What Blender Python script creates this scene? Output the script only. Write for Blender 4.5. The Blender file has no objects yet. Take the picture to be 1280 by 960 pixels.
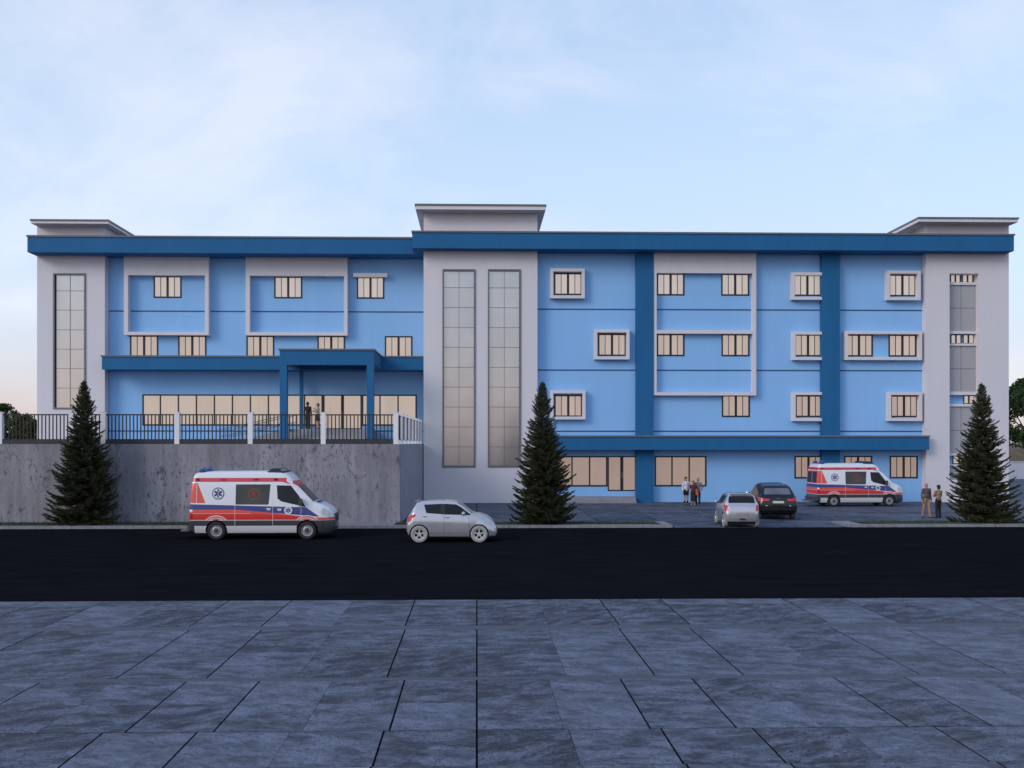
import bpy, bmesh, math, random
from mathutils import Vector, Matrix
random.seed(7)
sc = bpy.context.scene
COL = sc.collection
PI = math.pi
# ------------------------------------------------------------------ camera geometry
F_PX, CAMZ, YAW, V0, CX = 1244.0, 3.9, math.radians(1.5), 553.0, 628.6
def ray(u):
    return (F_PX*math.sin(YAW)+(u-CX)*math.cos(YAW), F_PX*math.cos(YAW)-(u-CX)*math.sin(YAW))
def X(u, Y):
    a, b = ray(u); return Y*a/b
def Z(v, Y, u=640):
    return CAMZ+(V0-v)*Y/ray(u)[1]
# ------------------------------------------------------------------ object helpers
def link(o):
    COL.objects.link(o); return o
def tag(o, label=None, cat=None, group=None, kind=None):
    if label: o['label'] = label
    if cat: o['category'] = cat
    if group: o['group'] = group
    if kind: o['kind'] = kind
    return o
def empty(name, loc=(0,0,0), rz=0.0, label=None, cat=None, group=None):
    o = bpy.data.objects.new(name, None); o.empty_display_size = .3
    o.location = loc; o.rotation_euler = (0,0,rz); link(o)
    return tag(o, label, cat, group)
def kids(o):
    return [c for c in bpy.data.objects if c.parent == o]
def copy_tree(o, parent=None):
    c = o.copy(); COL.objects.link(c)
    if parent: c.parent = parent
    for ch in kids(o): copy_tree(ch, c)
    return c

class MB:
    """collects polygons; build() links them as one mesh object"""
    def __init__(s): s.v=[]; s.f=[]; s.m=[]
    def vert(s, p): s.v.append(tuple(p)); return len(s.v)-1
    def face(s, pts, mi=0):
        s.f.append([s.vert(p) for p in pts]); s.m.append(mi)
    def idx(s, ids, mi=0): s.f.append(list(ids)); s.m.append(mi)
    def box(s, x0,x1,y0,y1,z0,z1, mi=0, skip=''):
        b=len(s.v)
        for z in (z0,z1):
            for x,y in ((x0,y0),(x1,y0),(x1,y1),(x0,y1)): s.v.append((x,y,z))
        for k,q in (('b',(0,3,2,1)),('t',(4,5,6,7)),('f',(0,1,5,4)),('r',(1,2,6,5)),('k',(2,3,7,6)),('l',(3,0,4,7))):
            if k in skip: continue
            s.f.append([b+i for i in q]); s.m.append(mi)
    def prism(s, poly, y0, y1, mi=0):
        """poly in (x,z), extruded along y"""
        n=len(poly); b=len(s.v)
        for y in (y0,y1):
            for x,z in poly: s.v.append((x,y,z))
        s.f.append([b+i for i in range(n)]); s.m.append(mi)
        s.f.append([b+n+i for i in reversed(range(n))]); s.m.append(mi)
        for i in range(n):
            j=(i+1)%n; s.f.append([b+i,b+n+i,b+n+j,b+j]); s.m.append(mi)
    def tube(s, pts, rad, n=8, mi=0, cap=True):
        pts=[Vector(p) for p in pts]; m=len(pts)
        rads = rad if isinstance(rad,(list,tuple)) else [rad]*m
        b=len(s.v); up=None
        for i,p in enumerate(pts):
            d=(pts[min(i+1,m-1)]-pts[max(i-1,0)]).normalized()
            if up is None or abs(up.dot(d))>.95:
                up = Vector((0,0,1)) if abs(d.z)<.9 else Vector((1,0,0))
            a=d.cross(up).normalized(); c=a.cross(d).normalized(); up=c
            for k in range(n):
                t=2*PI*k/n; q=p+a*(math.cos(t)*rads[i])+c*(math.sin(t)*rads[i]); s.v.append(tuple(q))
        for i in range(m-1):
            for k in range(n):
                k2=(k+1)%n; s.f.append([b+i*n+k,b+i*n+k2,b+(i+1)*n+k2,b+(i+1)*n+k]); s.m.append(mi)
        if cap:
            s.f.append([b+k for k in reversed(range(n))]); s.m.append(mi)
            s.f.append([b+(m-1)*n+k for k in range(n)]); s.m.append(mi)
    def lathe_y(s, prof, n=28, c=(0,0,0), mi=0):
        """prof: (radius, y) revolved about the y axis"""
        b=len(s.v); m=len(prof)
        for r,y in prof:
            for k in range(n):
                t=2*PI*k/n; s.v.append((c[0]+r*math.cos(t), c[1]+y, c[2]+r*math.sin(t)))
        for i in range(m-1):
            for k in range(n):
                k2=(k+1)%n; s.f.append([b+i*n+k,b+i*n+k2,b+(i+1)*n+k2,b+(i+1)*n+k]); s.m.append(mi)
    def ball(s, c, r, n=12, m=8, mi=0):
        if not isinstance(r,(list,tuple)): r=(r,r,r)
        b=len(s.v)
        for i in range(m+1):
            a=-PI/2+PI*i/m
            for k in range(n):
                t=2*PI*k/n
                s.v.append((c[0]+r[0]*math.cos(a)*math.cos(t), c[1]+r[1]*math.cos(a)*math.sin(t), c[2]+r[2]*math.sin(a)))
        for i in range(m):
            for k in range(n):
                k2=(k+1)%n; s.f.append([b+i*n+k,b+i*n+k2,b+(i+1)*n+k2,b+(i+1)*n+k]); s.m.append(mi)
    def mesh(s, name, mats, off=(0,0,0)):
        me=bpy.data.meshes.new(name)
        me.from_pydata([(a-off[0],b-off[1],c-off[2]) for a,b,c in s.v],[],s.f)
        for m in (mats if isinstance(mats,(list,tuple)) else [mats]): me.materials.append(m)
        me.polygons.foreach_set('material_index', s.m); me.update()
        return me
    def build(s, name, mats, parent=None, off=None, smooth=None, merge=False, loc=None):
        if off is None: off = tuple(parent['_o']) if parent is not None and '_o' in parent.keys() else (0,0,0)
        me=s.mesh(name, mats, off)
        bm=bmesh.new(); bm.from_mesh(me)
        if merge: bmesh.ops.remove_doubles(bm, verts=bm.verts, dist=1e-4)
        bmesh.ops.recalc_face_normals(bm, faces=bm.faces)
        bm.to_mesh(me); bm.free()
        if smooth is not None: smooth_mesh(me, smooth)
        o=bpy.data.objects.new(name, me); link(o)
        if parent is not None: o.parent=parent
        if loc: o.location=loc
        return o
def smooth_mesh(me, deg):
    me.polygons.foreach_set('use_smooth', [True]*len(me.polygons))
    me.set_sharp_from_angle(angle=math.radians(deg))

# ------------------------------------------------------------------ materials
class NT:
    def __init__(s, m): s.t=m.node_tree; s.n=s.t.nodes; s.l=s.t.links
    def add(s, typ, **kw):
        n=s.n.new(typ)
        for k,v in kw.items(): setattr(n,k,v)
        return n
    def set(s, n, i, v):
        if hasattr(v,'is_output') or isinstance(v, bpy.types.NodeSocket): s.l.new(v, n.inputs[i])
        else: n.inputs[i].default_value=v
    def math(s, op, a, b=0.0, c=0.0):
        n=s.add('ShaderNodeMath', operation=op); s.set(n,0,a); s.set(n,1,b)
        if op in('MULTIPLY_ADD','SMOOTH_MIN','COMPARE'): s.set(n,2,c)
        return n.outputs[0]
    def mix(s, f, a, b, mode='MIX'):
        n=s.add('ShaderNodeMix', data_type='RGBA', blend_type=mode)
        s.set(n,0,f); s.set(n,6,a); s.set(n,7,b); return n.outputs[2]
    def noise(s, vec, scale, detail=4, rough=.55, dist=0.0):
        n=s.add('ShaderNodeTexNoise'); n.inputs['Scale'].default_value=scale
        n.inputs['Detail'].default_value=detail; n.inputs['Roughness'].default_value=rough
        n.inputs['Distortion'].default_value=dist
        if vec is not None: s.l.new(vec, n.inputs['Vector'])
        return n.outputs['Fac']
    def coord(s, scale=(1,1,1), kind='Object', rot=(0,0,0)):
        c=s.add('ShaderNodeTexCoord'); m=s.add('ShaderNodeMapping')
        m.inputs['Scale'].default_value=scale; m.inputs['Rotation'].default_value=rot
        s.l.new(c.outputs[kind], m.inputs['Vector']); return m.outputs[0]
    def ramp(s, f, stops, interp='LINEAR'):
        n=s.add('ShaderNodeValToRGB'); e=n.color_ramp; e.interpolation=interp
        while len(e.elements)>1: e.elements.remove(e.elements[-1])
        e.elements[0].position=stops[0][0]; e.elements[0].color=c4(stops[0][1])
        for p,c in stops[1:]:
            q=e.elements.new(p); q.color=c4(c)
        s.l.new(f, n.inputs[0]); return n.outputs[0]
    def range(s, f, a,b,c,d):
        n=s.add('ShaderNodeMapRange'); s.l.new(f,n.inputs[0])
        for i,v in enumerate((a,b,c,d)): n.inputs[i+1].default_value=v
        return n.outputs[0]
    def bump(s, h, strength=.3, dist=.02):
        n=s.add('ShaderNodeBump'); n.inputs['Strength'].default_value=strength; n.inputs['Distance'].default_value=dist
        s.l.new(h,n.inputs['Height']); return n.outputs[0]
def c4(c):
    if isinstance(c,(int,float)): return (c,c,c,1)
    return tuple(c) if len(c)==4 else (c[0],c[1],c[2],1)
def newmat(name):
    m=bpy.data.materials.new(name); m.use_nodes=True
    k=NT(m); b=m.node_tree.nodes['Principled BSDF']; return m,k,b
def plain(name, col, rough=.6, metal=0.0, var=.12, scale=3.0, bump=0.0, bscale=60, coat=0.0, spec=.5, emit=None, es=0.0, alpha=None):
    """a surface with a little procedural unevenness in tone and gloss"""
    m,k,b=newmat(name)
    co=k.coord()
    n=k.noise(co,scale,5,.6)
    lo=tuple(max(0,c*(1-var)) for c in col); hi=tuple(min(1,c*(1+var)) for c in col)
    k.l.new(k.ramp(n,[(.3,lo),(.7,hi)]), b.inputs['Base Color'])
    k.l.new(k.range(n,.3,.7,max(0,rough-.06),min(1,rough+.06)), b.inputs['Roughness'])
    b.inputs['Metallic'].default_value=metal; b.inputs['Coat Weight'].default_value=coat; b.inputs['Coat Roughness'].default_value=.06
    b.inputs['Specular IOR Level'].default_value=spec
    if bump: k.l.new(k.bump(k.noise(co,bscale,3),bump,.01), b.inputs['Normal'])
    if emit: b.inputs['Emission Color'].default_value=c4(emit); b.inputs['Emission Strength'].default_value=es
    return m
def wall_paint(name, col, var=.06):
    """painted render: faint rain streaks, roller mottling and a fine grain"""
    m,k,b=newmat(name)
    n1=k.noise(k.coord((.35,.35,.12)),1.0,6,.6)
    n2=k.noise(k.coord((2.2,2.2,.16)),1.0,4,.65)
    n3=k.noise(k.coord(),7,3)
    t=k.math('ADD',k.math('MULTIPLY',n1,.45),k.math('ADD',k.math('MULTIPLY',n2,.35),k.math('MULTIPLY',n3,.2)))
    lo=tuple(c*(1-var) for c in col); hi=tuple(min(1,c*(1+var)) for c in col)
    k.l.new(k.ramp(t,[(.36,lo),(.62,hi)]), b.inputs['Base Color'])
    b.inputs['Roughness'].default_value=.72; b.inputs['Specular IOR Level'].default_value=.3
    k.l.new(k.bump(k.noise(k.coord(),28,4),.12,.01), b.inputs['Normal'])
    return m
M={}
M['blue']=wall_paint('sky_blue_render',(.255,.50,.85),.035)
M['deep']=wall_paint('deep_blue_paint',(.012,.118,.285),.08)
M['grey']=wall_paint('pale_grey_render',(.655,.63,.675),.03)
M['white']=wall_paint('white_render',(.66,.635,.68),.04)
M['cap']=plain('coping_metal',(.13,.13,.15),.5,var=.1)
M['groove']=plain('joint_blue',(.03,.08,.20),.7)
M['frame']=plain('black_window_frame',(.010,.010,.013),.4,var=.05)
M['steelgrey']=plain('grey_aluminium',(.16,.16,.175),.4,.3)
M['black']=plain('black_metal',(.010,.010,.012),.45)
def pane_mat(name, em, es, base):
    """glossy glass with the sunset reflection painted in as a warm, uneven glow"""
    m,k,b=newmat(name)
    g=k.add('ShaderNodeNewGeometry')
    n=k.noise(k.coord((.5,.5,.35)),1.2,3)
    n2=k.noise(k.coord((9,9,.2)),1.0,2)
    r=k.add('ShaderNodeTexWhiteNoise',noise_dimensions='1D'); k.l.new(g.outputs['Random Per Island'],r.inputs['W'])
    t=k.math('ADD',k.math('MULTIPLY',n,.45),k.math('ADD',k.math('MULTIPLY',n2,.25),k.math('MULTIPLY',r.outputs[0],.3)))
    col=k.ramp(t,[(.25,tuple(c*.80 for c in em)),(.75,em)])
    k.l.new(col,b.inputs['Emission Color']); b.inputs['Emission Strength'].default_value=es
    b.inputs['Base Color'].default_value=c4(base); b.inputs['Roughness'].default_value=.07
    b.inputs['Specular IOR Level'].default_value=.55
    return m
M['pane']=pane_mat('painted_sunset_glass',(1.0,.86,.785),.53,(.08,.07,.07))  # sunset sky reflection painted into the emission
M['pane_low']=pane_mat('lobby_and_sunset_glow_glass',(1.0,.73,.61),.36,(.07,.06,.06))  # room light, with this storey's reflection tint painted into the emission
M['pane_third']=pane_mat('third_row_sunset_glass',(1.0,.78,.69),.44,(.08,.07,.065))  # darker, pinker step of the painted sky reflection
M['pane_mid']=pane_mat('terrace_and_sunset_glow_glass',(1.0,.81,.70),.49,(.08,.07,.065))  # painted sky reflection on the middle rows; terrace glazing has room light too
def mirror_glass():
    m,k,b=newmat('tinted_curtain_glass')
    n=k.noise(k.coord((.4,.4,.4)),1.5,3)
    k.l.new(k.ramp(n,[(.3,(.50,.465,.455)),(.7,(.56,.525,.51))]),b.inputs['Base Color'])
    b.inputs['Metallic'].default_value=.72; b.inputs['Roughness'].default_value=.16
    return m
M['curtain']=mirror_glass()
M['panel']=plain('grey_cladding',(.36,.36,.385),.35,var=.05,scale=.8)
M['chrome']=plain('chrome',(.7,.7,.72),.15,.9)

def slate(name, dark, light, rough=.42):
    m,k,b=newmat(name)
    g=k.add('ShaderNodeNewGeometry')
    co=k.add('ShaderNodeTexCoord')
    off=k.add('ShaderNodeVectorMath',operation='MULTIPLY_ADD')
    k.l.new(g.outputs['Random Per Island'],off.inputs[0]); off.inputs[1].default_value=(37,53,11); k.l.new(co.outputs['Object'],off.inputs[2])
    rot=k.add('ShaderNodeVectorRotate',rotation_type='Z_AXIS')
    k.l.new(off.outputs[0],rot.inputs['Vector']); k.l.new(k.math('MULTIPLY_ADD',g.outputs['Random Per Island'],1.5,-.75),rot.inputs['Angle'])
    mp=k.add('ShaderNodeMapping'); mp.inputs['Scale'].default_value=(1.5,2.7,1); k.l.new(rot.outputs[0],mp.inputs['Vector'])
    n1=k.noise(mp.outputs[0],1.1,10,.70,.35)
    n2=k.noise(mp.outputs[0],7.0,8,.80,.7)
    n3=k.noise(co.outputs['Object'],.33,3)
    vein=k.math('ABSOLUTE',k.math('SUBTRACT',n2,.5))
    v=k.range(vein,0,.026,1,0)
    t=k.math('ADD',k.math('MULTIPLY',n1,.42),k.math('ADD',k.math('MULTIPLY',n2,.50),k.math('MULTIPLY_ADD',g.outputs['Random Per Island'],.12,k.math('MULTIPLY_ADD',n3,.14,-.09))))
    c=k.ramp(t,[(.42,dark),(.58,light)])
    patch=k.range(n1,.43,.60,0,.95)
    c=k.mix(k.math('MULTIPLY',v,patch),c,c4(tuple(min(1,q*3.0) for q in light)))
    k.l.new(c,b.inputs['Base Color'])
    k.l.new(k.range(n1,.3,.7,rough-.08,rough+.16),b.inputs['Roughness'])
    b.inputs['Specular IOR Level'].default_value=.16
    h=k.math('ADD',k.math('MULTIPLY',n1,.6),k.math('MULTIPLY',n2,.8))
    k.l.new(k.bump(h,.8,.02),b.inputs['Normal'])
    return m
M['slate']=slate('slate_tiles',(.030,.034,.048),(.112,.126,.170),.6)
M['slate2']=slate('courtyard_tiles',(.030,.036,.054),(.100,.116,.155),.6)
M['joint']=plain('dark_joint',(.003,.003,.004),.95,spec=.05)
M['band']=plain('plain_stone_band',(.058,.065,.092),.7,var=.12,scale=1.5,bump=.2)
def asphalt():
    m,k,b=newmat('fresh_asphalt')
    n=k.noise(k.coord((.45,1.5,1)),1.0,8,.66)
    f=k.noise(k.coord(),55,3)
    pch=k.noise(k.coord((.05,.05,1)),1.0,3)
    t=k.math('ADD',k.math('MULTIPLY',n,.6),k.math('ADD',k.math('MULTIPLY',f,.2),k.math('MULTIPLY',pch,.2)))
    k.l.new(k.ramp(t,[(.35,(.0062,.0065,.008)),(.65,(.0125,.0131,.0165))]),b.inputs['Base Color'])
    k.l.new(k.range(n,.3,.7,.8,.95),b.inputs['Roughness']); b.inputs['Specular IOR Level'].default_value=.0
    k.l.new(k.bump(f,.5,.008),b.inputs['Normal']); return m
M['asphalt']=asphalt()
def concrete():
    m,k,b=newmat('weathered_concrete')
    big=k.noise(k.coord((.35,.35,.35)),1.0,6,.6)
    streak=k.noise(k.coord((1.9,1.9,.17)),1.0,6,.7)
    spot=k.noise(k.coord((1.25,1.25,.55)),1.35,9,.74,.7)
    fine=k.noise(k.coord(),14,6,.7)
    t=k.math('ADD',k.math('MULTIPLY',big,.4),k.math('ADD',k.math('MULTIPLY',streak,.35),k.math('MULTIPLY',fine,.25)))
    c=k.ramp(t,[(.37,(.155,.15,.175)),(.50,(.255,.247,.285)),(.62,(.37,.355,.40))])
    st=k.range(spot,.56,.63,0,.75)
    c=k.mix(st,c,c4((.062,.060,.074)))
    pit=k.math('MULTIPLY',k.range(k.noise(k.coord((3.4,3.4,1.3)),2.6,5,.68),.56,.60,0,.75),k.range(big,.40,.55,0,1))
    c=k.mix(pit,c,c4((.055,.054,.066)))
    k.l.new(c,b.inputs['Base Color']); b.inputs['Roughness'].default_value=.85; b.inputs['Specular IOR Level'].default_value=.25
    k.l.new(k.bump(k.math('SUBTRACT',fine,st),.35,.02),b.inputs['Normal']); return m
M['concrete']=concrete()
M['plinth']=plain('dark_coping_stone',(.035,.033,.038),.7,var=.3,scale=6)
M['kerb']=plain('kerb_stone',(.22,.215,.235),.75,var=.25,scale=5,bump=.2)
M['kerbdark']=plain('kerb_stone_dark',(.15,.15,.17),.75,var=.2,scale=5)
M['slab']=plain('pale_kerb_slab',(.22,.22,.26),.7,var=.1)
M['turf']=plain('turf_soil',(.018,.030,.016),.9,var=.4,scale=9)
M['grass']=plain('grass_blades',(.030,.058,.026),.7,var=.45,scale=4)
M['ground']=plain('bare_ground',(.05,.055,.07),.95,var=.3,scale=.2,spec=.1)
M['terrace']=plain('terrace_paving',(.19,.19,.21),.7,var=.15,scale=2)
M['step']=plain('grey_stone_step',(.26,.26,.29),.6,var=.12,scale=2)
M['postwhite']=plain('white_post_paint',(.78,.77,.80),.5,var=.05)
M['earth']=plain('brown_earth',(.13,.095,.06),.9,var=.3,scale=1.5)
# ------------------------------------------------------------------ world, sun, camera
SUN_EL, SUN_AZ = math.radians(26), math.radians(54)     # azimuth measured from behind the camera towards its left
def world():
    w=bpy.data.worlds.new('World'); sc.world=w; w.use_nodes=True
    k=NT(w); k.n.clear()
    out=k.add('ShaderNodeOutputWorld')
    sky=k.add('ShaderNodeTexSky',sky_type='NISHITA'); sky.sun_disc=False
    sky.sun_elevation=SUN_EL; sky.sun_rotation=PI+SUN_AZ
    sky.air_density=1.0; sky.dust_density=1.2; sky.ozone_density=2.0
    b1=k.add('ShaderNodeBackground'); k.l.new(sky.outputs[0],b1.inputs[0]); b1.inputs[1].default_value=.05
    tc=k.add('ShaderNodeTexCoord'); sx=k.add('ShaderNodeSeparateXYZ'); k.l.new(tc.outputs['Generated'],sx.inputs[0])
    z=sx.outputs[2]
    base=k.ramp(z,[(0.0,(.56,.455,.48)),(.035,(.565,.475,.51)),(.09,(.515,.53,.625)),(.16,(.52,.615,.745)),(.26,(.485,.61,.78)),(.42,(.40,.535,.745)),(1.0,(.16,.31,.62))])
    # wisps of high cloud laid on a flat layer overhead
    den=k.math('ADD',k.math('MAXIMUM',z,0.0),.42)
    cx=k.math('DIVIDE',sx.outputs[0],den); cy=k.math('DIVIDE',sx.outputs[1],den)
    cv=k.add('ShaderNodeCombineXYZ'); k.l.new(cx,cv.inputs[0]); k.l.new(cy,cv.inputs[1])
    mp=k.add('ShaderNodeMapping'); mp.inputs['Scale'].default_value=(1.15,1.5,1); mp.inputs['Rotation'].default_value=(0,0,.35); mp.inputs['Location'].default_value=(7.4,4.1,0)
    k.l.new(cv.outputs[0],mp.inputs[0])
    n1=k.noise(mp.outputs[0],.9,9,.56,.55)
    n2=k.noise(mp.outputs[0],3.2,8,.62,1.1)
    cl=k.math('ADD',k.math('MULTIPLY',n1,.72),k.math('MULTIPLY',n2,.28))
    f=k.range(cl,.45,.64,0,.66)
    f=k.math('MULTIPLY',f,k.range(z,.02,.12,0,1))
    col=k.mix(f,base,c4((.79,.79,.86)))
    b2=k.add('ShaderNodeBackground'); k.l.new(col,b2.inputs[0]); b2.inputs[1].default_value=1.0
    ad=k.add('ShaderNodeAddShader'); k.l.new(b1.outputs[0],ad.inputs[0]); k.l.new(b2.outputs[0],ad.inputs[1])
    k.l.new(ad.outputs[0],out.inputs[0])
world()
sl=bpy.data.lights.new('sun','SUN'); sl.energy=1.25; sl.angle=math.radians(24); sl.color=(1,.90,.80)
so=bpy.data.objects.new('sun',sl); link(so)
d=Vector((-math.sin(SUN_AZ)*math.cos(SUN_EL), -math.cos(SUN_AZ)*math.cos(SUN_EL), math.sin(SUN_EL)))
so.rotation_euler=d.to_track_quat('Z','Y').to_euler(); so.location=(-20,-20,30)
cam=bpy.data.cameras.new('camera'); co_=bpy.data.objects.new('camera',cam); link(co_)
cam.sensor_width=36; cam.lens=F_PX/1280*36; cam.shift_x=(640-CX)/1280; cam.shift_y=(V0-480)/1280
cam.clip_start=.1; cam.clip_end=3000
co_.location=(0,0,CAMZ); co_.rotation_euler=(PI/2,0,-YAW); sc.camera=co_
sc.view_settings.view_transform='Standard'; sc.view_settings.look='None'; sc.view_settings.exposure=0.0; sc.view_settings.gamma=1
sc.render.engine='CYCLES'
cy=sc.cycles; cy.use_denoising=True; cy.max_bounces=6; cy.diffuse_bounces=3; cy.glossy_bounces=3; cy.transmission_bounces=4
cy.use_adaptive_sampling=True; cy.adaptive_threshold=.01; cy.sample_clamp_indirect=4

# ------------------------------------------------------------------ ground, road, paving
def structure(o): o['kind']='structure'; return o
m=MB(); m.face([(-700,-300,-.06),(700,-300,-.06),(700,1500,-.06),(-700,1500,-.06)]); structure(m.build('ground',M['ground']))
RY0, RY1 = 24.75, 45.3
m=MB(); m.face([(-160,RY0-.4,0),(160,RY0-.4,0),(160,RY1+.02,0),(-160,RY1+.02,0)]); structure(m.build('road',M['asphalt']))
def tile_row(mb, x0,x1,y0,y1,w,z,heavy,phase=0,h=.03,fine=.006,gy=.014):
    k0=math.floor(x0/w); k1=math.ceil(x1/w)
    for k in range(k0,k1):
        gl = heavy/2 if (k%3) in (0,2) or not heavy else fine/2
        gr = heavy/2 if ((k+1)%3) in (0,2) or not heavy else fine/2
        dz=random.uniform(-.0012,.0012)
        mb.box(k*w+gl,(k+1)*w-gr,y0+gy/2,y1-gy/2,z-h,z+dz,skip='b')
PZ=.06
def yv(v,z=PZ): return F_PX*(CAMZ-z)/(v-V0)
pav=MB()
rows=[(749.5,756,1.50),(756,781.5,1.50),(786,814,1.468),(814,845.5,1.468),(849.5,878,1.165),(878,912,1.165),(912.4,957,1.235)]
for a,b,w in rows:
    tile_row(pav,-26,27,yv(b),yv(a),w,PZ,.029)
y=yv(957)
for i in range(6):
    tile_row(pav,-22,22,y-2.4,y,1.25,PZ,.029); y-=2.4
p_end=y
structure(pav.build('paving',M['slate']))
m=MB()
for a,b in ((781.5,786),(845.5,849.5)):
    m.box(-27,28,yv(b)+.01,yv(a)-.01,PZ-.03,PZ-.002)
structure(m.build('paving_band',M['band']))
m=MB(); m.box(-27,28,p_end,yv(749.5)+.03,-.05,PZ-.006); structure(m.build('paving_bed',M['joint']))
# courtyard
CY0=45.32
m=MB()
w=2.0
yy=47.62
def crow(x0,x1,y0,y1,off):
    k0=math.floor(x0/3); k1=math.ceil(x1/3)
    for k in range(k0,k1):
        a=max(x0,k*3+off); b=min(x1,(k+1)*3+off)
        if b-a>.05: m.box(a+.025,b-.025,y0+.03,y1-.03,-.03,.012+random.uniform(-.001,.001),skip='b')
while yy<112:
    if yy<66.5: crow(-3.6,80,yy,yy+1.5,0)
    else: crow(33,90,yy,yy+1.5,0)
    yy+=1.5
for a,b in ((8.95,17.1),):
    yb=CY0
    while yb<47.6:
        crow(a,b,yb,min(yb+1.15,47.6),0); yb+=1.15
structure(m.build('courtyard',M['slate2']))
m=MB(); m.box(-5,95,CY0,112.5,-.05,-.004); structure(m.build('courtyard_bed',M['joint']))
# verges: kerb + turf + blades
WY=47.9                                              # face of the retaining wall
def kerb_run(x0,x1,y0,y1,name='kerb'):
    mb=MB(); n=max(1,int((x1-x0)/.9)); s=(x1-x0)/n
    for i in range(n):
        mi=0 if i%2==0 else 1
        mb.box(x0+i*s+.006,x0+(i+1)*s-.006,y0,y1,-.04,.13+random.uniform(-.003,.003),mi)
    return structure(mb.build(name,[M['kerb'],M['kerb']]))
def verge(x0,x1,y0,y1,left_slab=0,right_slab=0,back=True):
    kerb_run(x0,x1,RY1,RY1+.28)
    if back:
        s=MB(); s.box(x0,x1,y1-.18,y1,-.04,.10); structure(s.build('kerb',M['kerbdark']))
    a=x0; b=x1
    if left_slab:
        s=MB(); s.box(x0,x0+left_slab,RY1+.285,y1-.185,-.04,.126); structure(s.build('kerb_slab',M['slab'])); a+=left_slab
    if right_slab:
        s=MB(); s.box(x1-right_slab,x1,RY1+.285,y1-.185,-.04,.126); structure(s.build('kerb_slab',M['slab'])); b-=right_slab
    t=MB(); t.box(a,b,RY1+.285,(y1-.185) if back else y1,-.04,.09); structure(t.build('verge',M['turf']))
    g=MB(); n=int((b-a)*(y1-y0)*130)
    for i in range(n):
        px=random.uniform(a+.05,b-.05); py=random.uniform(RY1+.32,y1-.22); h=random.uniform(.05,.13); t_=random.uniform(0,PI)
        dx,dy=math.cos(t_)*.014,math.sin(t_)*.014; lx,ly=random.uniform(-.04,.04),random.uniform(-.04,.04)
        g.face([(px-dx,py-dy,.085),(px+dx,py+dy,.085),(px+lx,py+ly,.09+h)])
    o=g.build('grass',M['grass']); o['kind']='stuff'
verge(-42,-8.2,RY1,WY-.02,back=False)
m=MB(); m.box(-8.2,-4.15,RY1,WY-.01,-.04,.05); structure(m.build('pavement',M['slab']))
kerb_run(-8.2,-4.15,RY1-.02,RY1+.02)
verge(-4.15,8.95,RY1,47.6,left_slab=.35,right_slab=.42)
verge(17.05,60,RY1,47.6,left_slab=.75)

# ------------------------------------------------------------------ retaining wall, terrace, fence
RX=X(500,WY)                                        # outer corner
TX=X(527.5,64.0)
WT=3.82
rw=empty('retaining_wall',(-20,WY,0),0,'stained bare concrete retaining wall holding up the terrace behind the spruce and ambulance','wall'); rw['_o']=(-20,WY,0)
m=MB(); m.box(-60,RX,WY,WY+.35,-.05,WT)
m.build('wall_face',M['concrete'],rw)
RXB=X(529.5,64.0)-.02                                 # the return runs slightly skew to the road
m=MB(); 
q=[(RX,WY+.352),(RXB,66.9),(RXB-.35,66.9),(RX-.35,WY+.352)]
b=len(m.v)
for z in (-.05,WT):
    for x_,y_ in q: m.v.append((x_,y_,z))
for f in ((0,1,5,4),(1,2,6,5),(2,3,7,6),(3,0,4,7),(4,5,6,7)): m.f.append(list(f)); m.m.append(0)
m.build('side_wall',plain('grey_blue_side_render',(.30,.31,.36),.8,var=.15,scale=1.2),rw)
m=MB()
for i in range(112):
    x1=RX-.12-i*.5
    m.box(x1-.494,x1,WY+.06,WY+.30,WT,WT+.20)
m.build('coping',M['plinth'],rw)
m=MB(); m.box(-60,RX-.36,WY+.36,67.4,3.55,3.86); m.box(-60,-22.6,67.4,120,3.55,3.86); structure(m.build('terrace',M['terrace']))
FY=WY+.18
fe=empty('metal_fence',(RX,FY,WT),0,'black bar fence with square white posts along the front edge of the terrace','fence'); fe['_o']=(RX,FY,WT)
posts=[1,90,130,222,313.5,404.5,495]
xs=[X(u,FY) for u in posts]
px_=[xs[0]-3.48*k for k in (3,2,1)]+xs
PH=Z(516,FY,400)
for x_ in px_:
    m=MB(); m.box(x_-.115,x_+.115,FY-.135,FY+.095,WT+.002,PH); m.box(x_-.128,x_+.128,FY-.148,FY+.108,PH+.001,PH+.03)
    m.build('post',M['postwhite'],fe)
TR, BR = Z(518.5,FY,300), Z(549.3,FY,300)
for a,b in zip(px_[:-1],px_[1:]):
    m=MB(); a+=.117; b-=.117
    m.box(a,b,FY-.03,FY+.03,TR-.03,TR+.03); m.box(a,b,FY-.025,FY+.025,BR-.02,BR+.02)
    n=max(2,round((b-a)/.176)); s=(b-a)/n
    for i in range(n):
        c=a+(i+.5)*s; m.box(c-.024,c+.024,FY-.018,FY+.018,BR+.021,TR-.031)
    m.build('railing_panel',M['black'],fe)
se=empty('metal_fence',(RX,50,WT),0,'row of white fence posts running back from the terrace corner to the tower','fence'); se['_o']=(RX,50,WT)
def rxat(y): return RX-.18+(RXB-RX)*(y-WY)/(66.9-WY)
ys=[50.3+k*2.35 for k in range(7)]
for y_ in ys:
    x_=rxat(y_); m=MB(); m.box(x_-.115,x_+.115,y_-.22,y_+.22,WT+.002,PH); m.box(x_-.128,x_+.128,y_-.233,y_+.233,PH+.001,PH+.03)
    m.build('post',M['postwhite'],se)
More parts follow.
